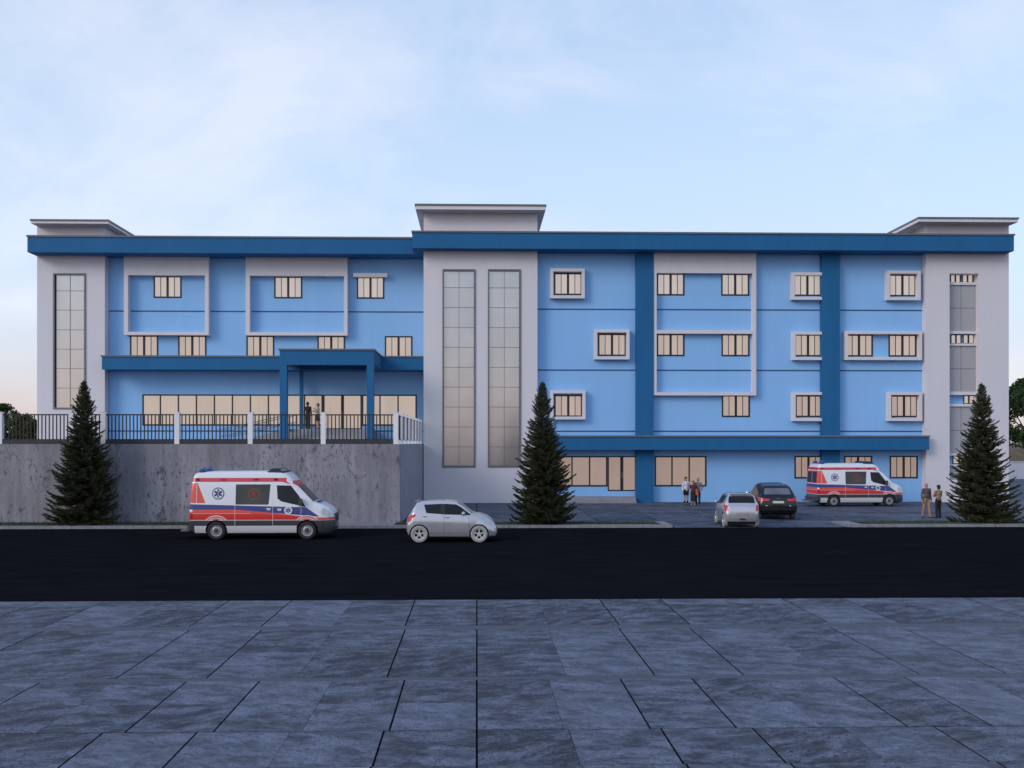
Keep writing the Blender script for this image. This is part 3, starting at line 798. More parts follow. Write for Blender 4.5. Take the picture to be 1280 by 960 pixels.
# ------------------------------------------------------------------ vehicles
def lerp_tab(tab,x):
    if x<=tab[0][0]: return tab[0][1]
    for (a,p),(b,q) in zip(tab[:-1],tab[1:]):
        if x<=b: return p+(q-p)*(x-a)/(b-a) if b>a else q
    return tab[-1][1]
class Shell:
    """a vehicle body lofted along x from tables of its outline"""
    def __init__(s,top,bot,hw,belt,troof,rmax,rc=.10,flat=.035):
        s.top,s.bot,s.hw,s.belt,s.troof,s.rmax,s.rc,s.flat=top,bot,hw,belt,troof,rmax,rc,flat
        s.x0,s.x1=top[0][0],top[-1][0]
    def sec(s,x):
        zt=lerp_tab(s.top,x); zb=lerp_tab(s.bot,x); w=lerp_tab(s.hw,x); bl=lerp_tab(s.belt,x)
        c=max(0.0,min(1.0,(zt-bl-.02)/(s.rmax-bl)))
        zs=min(bl,zt-.09); h=zs-zb
        tr=(1-c)*.93+c*s.troof; r=s.flat*(1-c)+s.rc*c
        P=[(w*.90,zb),(w*.965,zb+.10*h),(w*.995,zb+.38*h),(w,zb+.66*h),(w*.975,zs)]
        z4=zt-r
        if z4-zs>.2: P.append(((w*.975)+(w*tr-w*.975)*.5,zs+(z4-zs)*.5))
        else: P.append(((w*.975+w*tr)/2,(zs+z4)/2))
        P+= [(w*tr,z4),(w*tr-r*.30,zt-r*.38),(w*tr-r*1.0,zt-r*.10),(w*tr*.5,zt-.002),(0,zt)]
        return P
    def width(s,x,z):
        P=s.sec(x)
        for (y0,z0),(y1,z1) in zip(P[:-1],P[1:]):
            if z0<=z<=z1 and z1>z0: return y0+(y1-y0)*(z-z0)/(z1-z0)
        return P[0][0] if z<P[0][1] else P[-3][0]
    def ztop(s,x,y):
        P=s.sec(x)[6:]
        y=abs(y)
        for (y0,z0),(y1,z1) in zip(P[:-1],P[1:]):
            if y1<=y<=y0: return z0+(z1-z0)*(y0-y)/(y0-y1) if y0>y1 else z0
        return P[0][1]
    def body(s,name,mats,parent,arches,n=64,ends=True):
        xs=sorted({round(s.x0+(s.x1-s.x0)*i/n,4) for i in range(n+1)}|{round(q[0],4) for q in s.top+s.hw if s.x0<=q[0]<=s.x1})
        m=MB(); rings=[]
        for x in xs:
            P=s.sec(x); ring=[(x,-y,z) for y,z in P]+[(x,y,z) for y,z in reversed(P[:-1])]
            rings.append([m.vert(p) for p in ring])
        L=len(rings[0])
        for a,b in zip(rings[:-1],rings[1:]):
            for k in range(L):
                k2=(k+1)%L; m.idx([a[k],b[k],b[k2],a[k2]])
        m.idx(list(rings[0])); m.idx(list(reversed(rings[-1])))
        o=m.build(name,mats,parent,off=(0,0,0))
        # wheel arches
        cu=MB()
        for (ax,az,ar) in arches:
            for sg in (-1,1):
                w=lerp_tab(s.hw,ax); y0,y1=sorted((sg*(w-.34),sg*(w+.3)))
                nn=28; b=len(cu.v)
                for y in (y0,y1):
                    for k in range(nn): t=2*PI*k/nn; cu.v.append((ax+ar*math.cos(t),y,az+ar*math.sin(t)))
                for k in range(nn): k2=(k+1)%nn; cu.idx([b+k,b+k2,b+nn+k2,b+nn+k],1)
                cu.idx([b+k for k in reversed(range(nn))],1); cu.idx([b+nn+k for k in range(nn)],1)
        co=cu.build('cutter',mats)
        md=o.modifiers.new('b','BOOLEAN'); md.operation='DIFFERENCE'; md.object=co; md.solver='EXACT'
        par=o.parent; o.parent=None
        bpy.context.view_layer.update()
        dg=bpy.context.evaluated_depsgraph_get()
        me=bpy.data.meshes.new_from_object(o.evaluated_get(dg)); me.name=name
        o.modifiers.clear(); o.data=me; o.parent=par
        bpy.data.objects.remove(co)
        smooth_mesh(me,38)
        return o
    def side_panel(s,poly,sg,eps=.006,nx=12,nz=5,mb=None,mi=0,rim=.02):
        """follows the flank inside a convex (x,z) outline"""
        mb=mb or MB(); xs=sorted({p[0] for p in poly}); x0,x1=xs[0],xs[-1]
        cols=sorted(set([x0+(x1-x0)*i/nx for i in range(nx+1)]+xs))
        def span(x):
            zz=[]
            for (a,p),(b,q) in zip(poly,poly[1:]+poly[:1]):
                if min(a,b)-1e-9<=x<=max(a,b)+1e-9:
                    if abs(b-a)<1e-9: zz+=[p,q]
                    else: zz.append(p+(q-p)*(x-a)/(b-a))
            return min(zz),max(zz)
        prev=None
        for x in cols:
            lo,hi=span(x); col=[mb.vert((x,sg*(s.width(x,lo+(hi-lo)*j/nz)+eps),lo+(hi-lo)*j/nz)) for j in range(nz+1)]
            inn=[mb.vert((x,sg*(s.width(x,z)-rim),z)) for z in (lo,hi)]
            if prev:
                pc,pi=prev
                for j in range(nz): mb.idx([pc[j],col[j],col[j+1],pc[j+1]],mi)
                mb.idx([pi[0],inn[0],col[0],pc[0]],mi); mb.idx([pc[-1],col[-1],inn[1],pi[1]],mi)
            else: first=(col,inn)
            prev=(col,inn)
        for c,i in (first,prev):
            mb.idx([i[0]]+c+[i[1]],mi)
        return mb
    def top_panel(s,xa,xb,mar,eps=.006,nx=8,ny=8,mb=None,fr=1.0):
        mb=mb or MB(); prev=None
        for i in range(nx+1):
            x=xa+(xb-xa)*i/nx
            P=s.sec(x); yw=max(.05,(P[6][0]-mar)*fr)
            d=(lerp_tab(s.top,x+.02)-lerp_tab(s.top,x-.02))/.04; nl=math.hypot(1,d)
            col=[]
            for j in range(ny+1):
                y=-yw+2*yw*j/ny; z=s.ztop(x,y); col.append(mb.vert((x-d/nl*eps,y,z+eps/nl)))
            if prev:
                for j in range(ny): mb.idx([prev[j],col[j],col[j+1],prev[j+1]])
            prev=col
        return mb
def glass_mat(name,col=(.008,.009,.012),rough=.06,spec=.3):
    m,k,b=newmat(name); n=k.noise(k.coord(),1.2,2)
    k.l.new(k.ramp(n,[(.3,tuple(c*.8 for c in col)),(.7,tuple(c*1.3 for c in col))]),b.inputs['Base Color'])
    b.inputs['Roughness'].default_value=rough; b.inputs['Specular IOR Level'].default_value=spec; return m
M['autoglass']=glass_mat('dark_car_glass')
M['privacy']=glass_mat('smoked_glass',(.045,.045,.042),.12,.4)
M['silver']=plain('white_car_paint',(.50,.50,.56),.16,.45,var=.03,coat=.7)
M['suvblack']=plain('black_car_paint',(.006,.006,.007),.25,0,var=.05,coat=.25)
M['tyre']=plain('tyre_rubber',(.016,.016,.018),.85)
M['paletyre']=plain('pale_dusty_tyre',(.33,.325,.335),.8)
M['tantyre']=plain('dusty_tan_tyre',(.14,.12,.105),.85)
M['rim']=plain('silver_rim',(.68,.68,.70),.3,.6)
M['steelrim']=plain('dull_steel_rim',(.30,.30,.32),.45,.5)
M['dark']=plain('dark_underbody',(.012,.012,.014),.8)
M['trim']=plain('dark_grey_bumper',(.045,.048,.055),.65)
M['redlamp']=plain('red_lamp_lens',(.50,.018,.022),.2,coat=.6)
M['amber']=plain('clear_lamp_lens',(.55,.55,.57),.15,coat=.6)
M['bluelamp']=plain('blue_beacon_lens',(.03,.09,.40),.15,coat=.6)
M['darkblue']=plain('unlit_blue_lens',(.015,.028,.06),.2,coat=.5)
M['plate']=plain('number_plate',(.62,.62,.64),.5)
M['navy']=plain('navy_marking',(.010,.022,.16),.4,var=.03)
M['whitemark']=plain('white_marking',(.72,.72,.75),.4,var=.03)
M['redmark']=plain('dull_red_marking',(.30,.04,.035),.4,var=.05)
M['redcross']=plain('red_marking',(.62,.03,.03),.4,var=.03)
def wheel(parent,x,y,r,w,sg,tyre,kind):
    """sg: which flank it shows on"""
    wh=MB(); wh.lathe_y([(r*.60,-w*.3),(.001,-w*.3)],24); wh.lathe_y([(.001,w*.3),(r*.6,w*.3)],24); wh.lathe_y([(r*.6,-w*.3),(r*.6,w*.3)],24)
    o=wh.build('wheel',M['dark'],parent,off=(0,0,0),smooth=30); o.location=(x,y,r)
    t=MB(); k=w/2
    t.lathe_y([(r*.62,-k*.8),(r*.74,-k*.98),(r*.9,-k),(r*.975,-k*.86),(r,-k*.6),(r,k*.6),(r*.975,k*.86),(r*.9,k),(r*.74,k*.98),(r*.62,k*.8),(r*.62,-k*.8)],32)
    t.build('tyre',M[tyre],o,off=(0,0,0),smooth=40)
    m=MB(); f=sg*k
    m.lathe_y([(r*.63,f*.70),(r*.64,f*.9),(r*.57,f*.86),(r*.54,f*.62)],28)
    if kind=='spoke':
        for i in range(5):
            a=2*PI*i/5+.3; ca,sa=math.cos(a),math.sin(a)
            pts=[]
            for rr,hw in ((.05,.11),(.33,.075),(.58,.11)):
                pts.append((rr*r,hw*r))
            for (r0,h0),(r1,h1) in zip(pts[:-1],pts[1:]):
                q=[(r0*ca-h0*sa,r0*sa+h0*ca),(r0*ca+h0*sa,r0*sa-h0*ca),(r1*ca+h1*sa,r1*sa-h1*ca),(r1*ca-h1*sa,r1*sa+h1*ca)]
                m.face([(p[0],f*.84,p[1]) for p in q])
        m.lathe_y([(r*.15,f*.80),(r*.13,f*.9),(.001,f*.9)],16)
    else:
        m.lathe_y([(r*.56,f*.70),(r*.46,f*.66),(r*.40,f*.82),(r*.25,f*.86),(r*.24,f*.70)],28)
        for i in range(10):
            a=2*PI*i/10; m.box(r*.33*math.cos(a)-.014,r*.33*math.cos(a)+.014,min(f*.83,f*.92),max(f*.83,f*.92),r*.33*math.sin(a)-.014,r*.33*math.sin(a)+.014)
        m.lathe_y([(r*.24,f*.70),(r*.15,f*.95),(.001,f*.97)],20,mi=1)
    m.build('rim',[M['rim'] if kind=='spoke' else M['steelrim'],M['trim']],o,off=(0,0,0),smooth=35)
    return o
def ball_part(name,mat,parent,c,r,n=12,m_=8):
    m=MB(); m.ball(c,r,n,m_); return m.build(name,M[mat],parent,off=(0,0,0),smooth=60)
def text_mesh(txt,size,mat,parent,loc,rot,name='lettering',ext=.004):
    cu=bpy.data.curves.new('t','FONT'); cu.body=txt; cu.size=size; cu.extrude=ext; cu.align_x='CENTER'; cu.align_y='CENTER'
    o=bpy.data.objects.new('t',cu); link(o); bpy.context.view_layer.update()
    me=bpy.data.meshes.new_from_object(o.evaluated_get(bpy.context.evaluated_depsgraph_get())); me.name=name
    bpy.data.objects.remove(o); me.materials.clear(); me.materials.append(M[mat])
    q=bpy.data.objects.new(name,me); link(q); q.parent=parent; q.location=loc; q.rotation_euler=rot; return q
# ---------- ambulance
def livery():
    m,k,b=newmat('ambulance_livery')
    tc=k.add('ShaderNodeTexCoord'); sx=k.add('ShaderNodeSeparateXYZ'); k.l.new(tc.outputs['Object'],sx.inputs[0])
    x,y,z=sx.outputs
    def hp(a,b_,c):  # a*x + b*z + c > 0
        t=k.math('ADD',k.math('MULTIPLY',x,a),k.math('MULTIPLY_ADD',z,b_,c)); return k.math('GREATER_THAN',t,0.0)
    def AND(*q):
        r=q[0]
        for p in q[1:]: r=k.math('MULTIPLY',r,p)
        return r
    def above(x0,z0,x1,z1):   # above the line through two points
        s=(z1-z0)/(x1-x0); return hp(-s,1,s*x0-z0)
    def below(x0,z0,x1,z1):
        s=(z1-z0)/(x1-x0); return hp(s,-1,-s*x0+z0)
    gx=lambda v:hp(1,0,-v); lx=lambda v:hp(-1,0,v); gz=lambda v:hp(0,1,-v); lz=lambda v:hp(0,-1,v)
    def dist(cx,cz):
        return k.math('SQRT',k.math('ADD',k.math('POWER',k.math('SUBTRACT',x,cx),2.0),k.math('POWER',k.math('SUBTRACT',z,cz),2.0)))
    white=c4((.74,.75,.80)); red=c4((.62,.028,.022)); red2=c4((.72,.075,.055)); blue=c4((.022,.036,.21)); grey=c4((.050,.055,.065)); pale=c4((.70,.58,.60)); sill=c4((.66,.66,.69)); crim=c4((.60,.035,.06))
    col=white
    def put(c,mask):
        nonlocal col; col=k.mix(mask,col,c)
    put(crim,AND(gz(2.36),lz(2.525),lx(1.0)))
    put(crim,AND(below(.7,2.52,1.20,2.27),above(.7,2.39,1.20,2.25),gx(.7),lx(1.12)))
    put(crim,AND(gx(1.24),lx(1.50),above(1.24,2.30,1.5,2.16),below(1.24,2.42,1.5,2.28)))
    # tail: red block with the slanting edge
    put(red2,AND(gz(1.50),lz(2.31),k.math('GREATER_THAN',0.0,k.math('ADD',k.math('MULTIPLY',k.math('SUBTRACT',x,-2.60),.80),k.math('MULTIPLY',k.math('SUBTRACT',z,2.30),.32)))))
    put(pale,AND(gz(1.50),lz(2.28),gx(-2.66),lx(-2.635)))
    # blue band
    put(blue,AND(below(-2.9,1.455,1.8,1.32),below(1.78,1.33,2.46,.86),k.math('MAXIMUM',AND(gx(-1.1),above(-1.1,1.235,.55,1.09)),AND(lx(-1.1),gz(1.235))),gz(.79)))
    put(red2,AND(lz(1.235),gz(.81),below(-1.1,1.235,.55,1.09),below(.5,1.095,1.6,.96),lx(2.35)))
    put(red,AND(lz(1.07),gz(.81),lx(1.62),below(-.6,1.07,1.6,.955)))
    put(pale,AND(lz(1.08),gz(1.066),lx(-.45)))
    put(red2,AND(gz(.795),lz(.90),gx(2.1)))
    # arches picked out in red and white
    for cx in (-1.842,1.846):
        d=dist(cx,.40)
        put(red2,AND(k.math('LESS_THAN',d,.60),gz(.8)))
        put(pale,AND(k.math('LESS_THAN',d,.60),k.math('GREATER_THAN',d,.555),gz(.8)))
        put(pale,AND(k.math('LESS_THAN',d,.505),k.math('GREATER_THAN',d,.47),gz(.72)))
    put(pale,AND(gz(.785),lz(.812),lx(1.4)))
    put(grey,lz(.785))
    put(sill,AND(lz(.57),gx(-2.72),lx(1.42)))
    # door shuts
    for xx,a,b_ in ((-1.085,.3,1.45),(.45,.3,2.3),(1.60,.84,1.28)):
        put(pale if a<1 else white,AND(gx(xx-.008),lx(xx+.008),gz(a),lz(b_)))
    k.l.new(col,b.inputs['Base Color']); b.inputs['Roughness'].default_value=.34; b.inputs['Coat Weight'].default_value=.35; b.inputs['Coat Roughness'].default_value=.1
    return m
M['livery']=livery()
def star(parent,x,z,r,sg,sh,disc):
    m=MB()
    fy=lambda zz,e: sg*(sh.width(x,zz)+e)
    def ring(r0,r1,e,mi,n=32):
        b=len(m.v)
        for rr in (r0,r1):
            for k in range(n): t=2*PI*k/n; m.v.append((x+rr*math.cos(t),fy(z+rr*math.sin(t),e),z+rr*math.sin(t)))
        for k in range(n): k2=(k+1)%n; m.idx([b+k,b+k2,b+n+k2,b+n+k],mi)
    ring(.001,r,.008,1); 
    if disc: ring(r*.86,r,.012,0)
    L=r*.70; h=r*.15
    for a in (0,PI/3,2*PI/3):
        ca,sa=math.cos(a+PI/2),math.sin(a+PI/2)
        q=[(-L,-h),(L,-h),(L,h),(-L,h)]
        m.face([(x+p*ca-w*sa,fy(z+p*sa+w*ca,.013+.001*a),z+p*sa+w*ca) for p,w in q],0)
    # staff with its snake
    m.tube([(x,fy(z-r*.55,.015),z-r*.55),(x,fy(z+r*.55,.015),z+r*.55)],r*.03,4,1)
    pts=[(x+r*.11*math.sin(t*1.05),fy(z-r*.42+r*.84*t/9,.017),z-r*.42+r*.84*t/9) for t in range(10)]
    m.tube(pts,r*.028,4,1)
    return m.build('emblem',[M['navy'],M['whitemark']],parent,off=(0,0,0))
def ambulance(name,label):
    root=empty(name,(0,0,0),0,label,'ambulance','ambulances parked at the hospital')
    top=[(-2.93,1.05),(-2.925,1.45),(-2.90,1.9),(-2.86,2.4),(-2.82,2.56),(-2.74,2.70),(-2.6,2.765),(-2.0,2.79),(.3,2.80),(.75,2.785),(.95,2.72),(1.12,2.59),(1.28,2.40),(1.45,2.22),(2.10,1.53),(2.2,1.50),(2.5,1.39),(2.75,1.25),(2.86,1.10),(2.92,.90),(2.945,.72)]
    bot=[(-2.93,.36),(-2.72,.30),(-2.7,.27),(1.4,.27),(2.3,.28),(2.75,.26),(2.945,.36)]
    hw=[(-2.93,.93),(-2.88,.975),(-2.7,.99),(1.9,.99),(2.4,.95),(2.7,.86),(2.86,.74),(2.945,.55)]
    belt=[(-2.93,1.42),(1.2,1.40),(2.0,1.30),(2.5,1.16),(2.945,.62)]
    sh=Shell(top,bot,hw,belt,.86,2.80,.17,.05)
    sh.body('body',[M['livery'],M['dark']],root,[(-1.842,.37,.44),(1.846,.37,.44)],n=72)
    for sg in (-1,1):
        sh.side_panel([(-1.06,1.44),(-1.06,2.26),(.345,2.26),(.28,1.46),(.24,1.43)],sg).build('side_window',M['privacy'],root,off=(0,0,0),smooth=40)
        sh.side_panel([(.60,2.22),(.64,1.68),(.80,1.56),(1.76,1.34),(1.78,1.37),(1.50,1.80),(1.17,2.21)],sg).build('cab_window',M['autoglass'],root,off=(0,0,0),smooth=40)
        star(root,-1.77,1.89,.245,sg,sh,True); star(root,1.08,1.20,.165,sg,sh,False)
        rot=(PI/2,0,0) if sg<0 else (PI/2,0,PI)
        yw=lambda xx,zz: sg*(sh.width(xx,zz)+.008)
        text_mesh('112',.15,'navy',root,(-1.58,yw(-1.58,2.44),2.44),rot); text_mesh('999',.15,'navy',root,(-.25,yw(-.25,2.44),2.44),rot)
        # the R in its ring on the smoked glass
        mk=MB(); n=32; b=0; y=yw(-.32,1.86)+sg*.006
        tl=math.atan2(sh.width(-.32,1.70)-sh.width(-.32,2.02),.32)
        for rr in (.195,.235):
            for q in range(n): t=2*PI*q/n; mk.v.append((-.32+rr*math.cos(t),yw(-.32,1.86+rr*math.sin(t))+sg*.004,1.86+rr*math.sin(t)))
        for q in range(n): q2=(q+1)%n; mk.idx([q,q2,n+q2,n+q])
        rg=mk.build('ring_marking',M['redmark'],root,off=(0,0,0))
        text_mesh('R',.34,'redmark',root,(-.32,y,1.86),(PI/2-tl,0,rot[2]),'letter_marking')
        for xx,zz in ((.28,1.27),(.72,1.25)):
            m=MB(); y=sg*(sh.width(xx,zz)); m.box(xx-.09,xx+.09,min(y,y+sg*.035),max(y,y+sg*.035),zz-.02,zz+.02); m.box(xx-.07,xx+.07,min(y,y+sg*.012),max(y,y+sg*.012),zz-.07,zz-.021)
            m.build('door_handle',M['whitemark'],root,off=(0,0,0))
        m=MB(); m.tube([(1.58,sg*.96,1.46),(1.60,sg*1.08,1.52)],.03,6); m.box(1.54,1.66,sg*1.07-.09 if sg>0 else sg*1.07-.10,sg*1.07+.10 if sg>0 else sg*1.07+.09,1.38,1.68)
        m.build('wing_mirror',M['trim'],root,off=(0,0,0))
        sh.side_panel([(2.40,1.10),(2.44,1.26),(2.60,1.24),(2.76,1.10),(2.74,.95),(2.5,1.0)],sg,.012,nx=8).build('headlight',M['amber'],root,off=(0,0,0),smooth=40)
        for z0,z1,mt in ((1.13,1.24,'whitemark'),(.83,1.125,'redlamp')):
            sh.side_panel([(-2.925,z0),(-2.925,z1),(-2.80,z1),(-2.80,z0)],sg,.008,nx=4).build('tail_light',M[mt],root,off=(0,0,0))
        for xx in (-2.62,.55):
            m=MB(); y=sg*(sh.width(xx,2.47)+.02); m.ball((xx,y,2.47),(.075,.05,.05),10,6); m.build('marker_lamp',M['trim'],root,off=(0,0,0),smooth=60)
        for xx in (-1.842,1.846): wheel(root,xx,sg*.87,.372,.22,sg,'tyre','steel')
        # rear door glass
        m=MB(); y0,y1=sorted((sg*.08,sg*.74)); 
        q=[(-2.945,y0,1.55),(-2.945,y1,1.55),(-2.885,y1,2.25),(-2.885,y0,2.25)]; m.face(q); m.build('rear_window',M['autoglass'],root,off=(0,0,0))
        m=MB(); m.box(-2.952,-2.93,y0,y1,.84,1.02); m.build('rear_stripe',M['redcross'],root,off=(0,0,0))
    sh.top_panel(1.46,2.07,.10).build('windscreen',M['autoglass'],root,off=(0,0,0),smooth=40)
    m=MB(); m.box(2.86,2.965,-.42,.42,.72,1.02); m.box(2.88,2.98,-.40,.40,.76,.79); m.box(2.88,2.98,-.40,.40,.86,.89); m.build('grille',M['trim'],root,off=(0,0,0))
    m=MB(); m.box(2.1,2.30,-.35,-.05,1.50,1.53); m.box(2.1,2.30,.05,.35,1.50,1.53); m.build('bonnet_vent',M['navy'],root,off=(0,0,0))
    # rear and front beacons
    m=MB(); m.box(-2.62,-2.36,-.72,.72,2.765,2.80); m.build('beacon_base',M['trim'],root,off=(0,0,0))
    for yy in (-.5,.5):
        m=MB(); m.lathe_y([(.001,-.20),(.07,-.19),(.09,-.15),(.09,.15),(.07,.19),(.001,.20)],14,(-2.49,yy,2.86)); m.build('blue_beacon',M['bluelamp'],root,off=(0,0,0),smooth=40)
    m=MB(); m.prism([(.28,2.795),(.80,2.775),(.72,2.88),(.62,2.91),(.42,2.91),(.33,2.88)],-.78,.78); m.build('light_bar',M['darkblue'],root,off=(0,0,0))
    m=MB(); m.box(.20,.90,-.80,.80,2.765,2.80); m.build('light_bar_base',M['trim'],root,off=(0,0,0))
    m=MB(); m.box(-3.02,-2.90,-.93,.93,.36,.60); m.build('rear_bumper',M['trim'],root,off=(0,0,0))
    m=MB(); m.box(-3.34,-3.0,-.72,.72,.33,.39); m.tube([(-3.30,-.5,.30),(-2.9,-.5,.36)],.03,6); m.tube([(-3.30,.5,.30),(-2.9,.5,.36)],.03,6); m.build('rear_step',M['steelgrey'],root,off=(0,0,0))
    m=MB(); m.box(-2.6,2.6,-.72,.72,.20,.34); m.build('underbody',M['dark'],root,off=(0,0,0))
    return root
am=ambulance('ambulance','white, red and blue ambulance on the road in front of the concrete retaining wall')
am.scale=(.98,.98,.98); am.location=(X(333,41.1),41.1,0); am.rotation_euler=(0,0,math.radians(.6))
am2=copy_tree(am); am2['label']='white, red and blue ambulance parked in the courtyard against the blue ground floor wall'
am2.location=(X(1069,60.6),60.6,.012); am2.rotation_euler=(0,0,math.radians(3)); am2.scale=(.94,.94,.94)

# ---------- hatchback
def hatchback(label):
    root=empty('hatchback_car',(0,0,0),0,label,'car','small white hatchbacks')
    top=[(-1.772,.80),(-1.755,.92),(-1.70,1.03),(-1.62,1.12),(-1.57,1.21),(-1.40,1.53),(-1.36,1.575),(-1.1,1.61),(-.6,1.635),(-.2,1.635),(.1,1.60),(.27,1.55),(.42,1.45),(.82,1.12),(.9,1.10),(1.15,1.07),(1.40,.98),(1.56,.86),(1.66,.74),(1.73,.62),(1.77,.50)]
    bot=[(-1.772,.44),(-1.70,.30),(-1.5,.24),(1.5,.22),(1.70,.24),(1.77,.33)]
    hw=[(-1.772,.60),(-1.755,.69),(-1.70,.765),(-1.55,.825),(-1.25,.845),(1.2,.845),(1.45,.80),(1.62,.70),(1.72,.58),(1.77,.44)]
    belt=[(-1.772,.70),(-1.5,1.12),(-1.0,1.10),(.6,1.05),(.9,1.02),(1.77,.42)]
    sh=Shell(top,bot,hw,belt,.765,1.635,.15,.05)
    sh.body('body',[M['silver'],M['dark']],root,[(-1.268,.33,.385),(1.06,.33,.385)],n=64)
    for sg in (-1,1):
        sh.side_panel([(-.995,1.15),(-1.085,1.47),(-.44,1.50),(-.44,1.11)],sg).build('side_window',M['autoglass'],root,off=(0,0,0),smooth=40)
        sh.side_panel([(-.44,1.11),(-.44,1.50),(-.27,1.50),(-.27,1.095)],sg,.009).build('door_pillar',M['black'],root,off=(0,0,0),smooth=40)
        sh.side_panel([(-.27,1.095),(-.27,1.50),(.16,1.475),(.34,1.38),(.73,1.085),(.73,1.07)],sg).build('side_window',M['autoglass'],root,off=(0,0,0),smooth=40)
        sh.side_panel([(-1.76,.80),(-1.70,1.0),(-1.60,1.09),(-1.40,1.11),(-1.43,1.03),(-1.55,.96),(-1.64,.80)],sg,.012,nx=10).build('tail_light',M['redlamp'],root,off=(0,0,0),smooth=40)
        sh.side_panel([(1.36,.86),(1.40,.93),(1.52,.85),(1.64,.70),(1.62,.64),(1.5,.70)],sg,.012,nx=8).build('headlight',M['amber'],root,off=(0,0,0),smooth=40)
        for xx,zz in ((-1.06,1.02),(-.18,.985)):
            m=MB(); y=sg*sh.width(xx,zz); m.box(xx-.08,xx+.08,min(y,y+sg*.03),max(y,y+sg*.03),zz-.018,zz+.018); m.build('door_handle',M['silver'],root,off=(0,0,0))
        m=MB(); m.ball((.45,sg*.90,1.14),(.075,.09,.075),10,8); m.tube([(.47,sg*.80,1.09),(.45,sg*.88,1.12)],.03,6); m.build('wing_mirror',M['silver'],root,off=(0,0,0),smooth=60)
        g=MB()
        for xx,a,b_ in ((-.31,.36,1.09),(.67,.40,1.06)):
            sh.side_panel([(xx-.006,a),(xx-.006,b_),(xx+.006,b_),(xx+.006,a)],sg,.003,nx=1,nz=8,mb=g)
        sh.side_panel([(-.92,.36),(-.90,.372),(.60,.372),(.62,.36)],sg,.004,nx=8,nz=1,mb=g)
        g.build('door_gap',M['trim'],root,off=(0,0,0))
        for xx in (-1.268,1.06): wheel(root,xx,sg*.745,.33,.185,sg,'paletyre','spoke')
    sh.top_panel(.20,.79,.05).build('windscreen',M['autoglass'],root,off=(0,0,0),smooth=40)
    sh.top_panel(-1.585,-1.41,.10).build('rear_window',M['autoglass'],root,off=(0,0,0),smooth=40)
    m=MB(); m.prism([(-1.44,1.565),(-1.28,1.60),(-1.28,1.625),(-1.46,1.595)],-.52,.52); m.build('spoiler',M['silver'],root,off=(0,0,0))
    m=MB(); m.box(-1.80,-1.72,-.28,.28,.60,.74); m.build('plate_recess',M['silver'],root,off=(0,0,0))
    m=MB(); m.box(-1.812,-1.77,-.12,.12,.40,.46); m.build('bumper_slot',M['black'],root,off=(0,0,0))
    m=MB(); m.box(1.70,1.79,-.32,.32,.42,.52); m.build('grille',M['trim'],root,off=(0,0,0))
    m=MB(); m.box(-1.5,1.5,-.56,.56,.17,.30); m.build('underbody',M['dark'],root,off=(0,0,0))
    return root
hc=hatchback('small white five door hatchback seen from its side on the road before the grey tower')
hc.location=(X(565.5,39.6),39.6,0)
hc2=copy_tree(hc); hc2['label']='small white hatchback seen from behind, next to the black car at the courtyard entry'
a_=math.radians(90-5)
hc2.scale=(.95,.95,.95); hc2.location=(X(926.5,46.6)-.25,46.6,.012); hc2.rotation_euler=(0,0,a_)
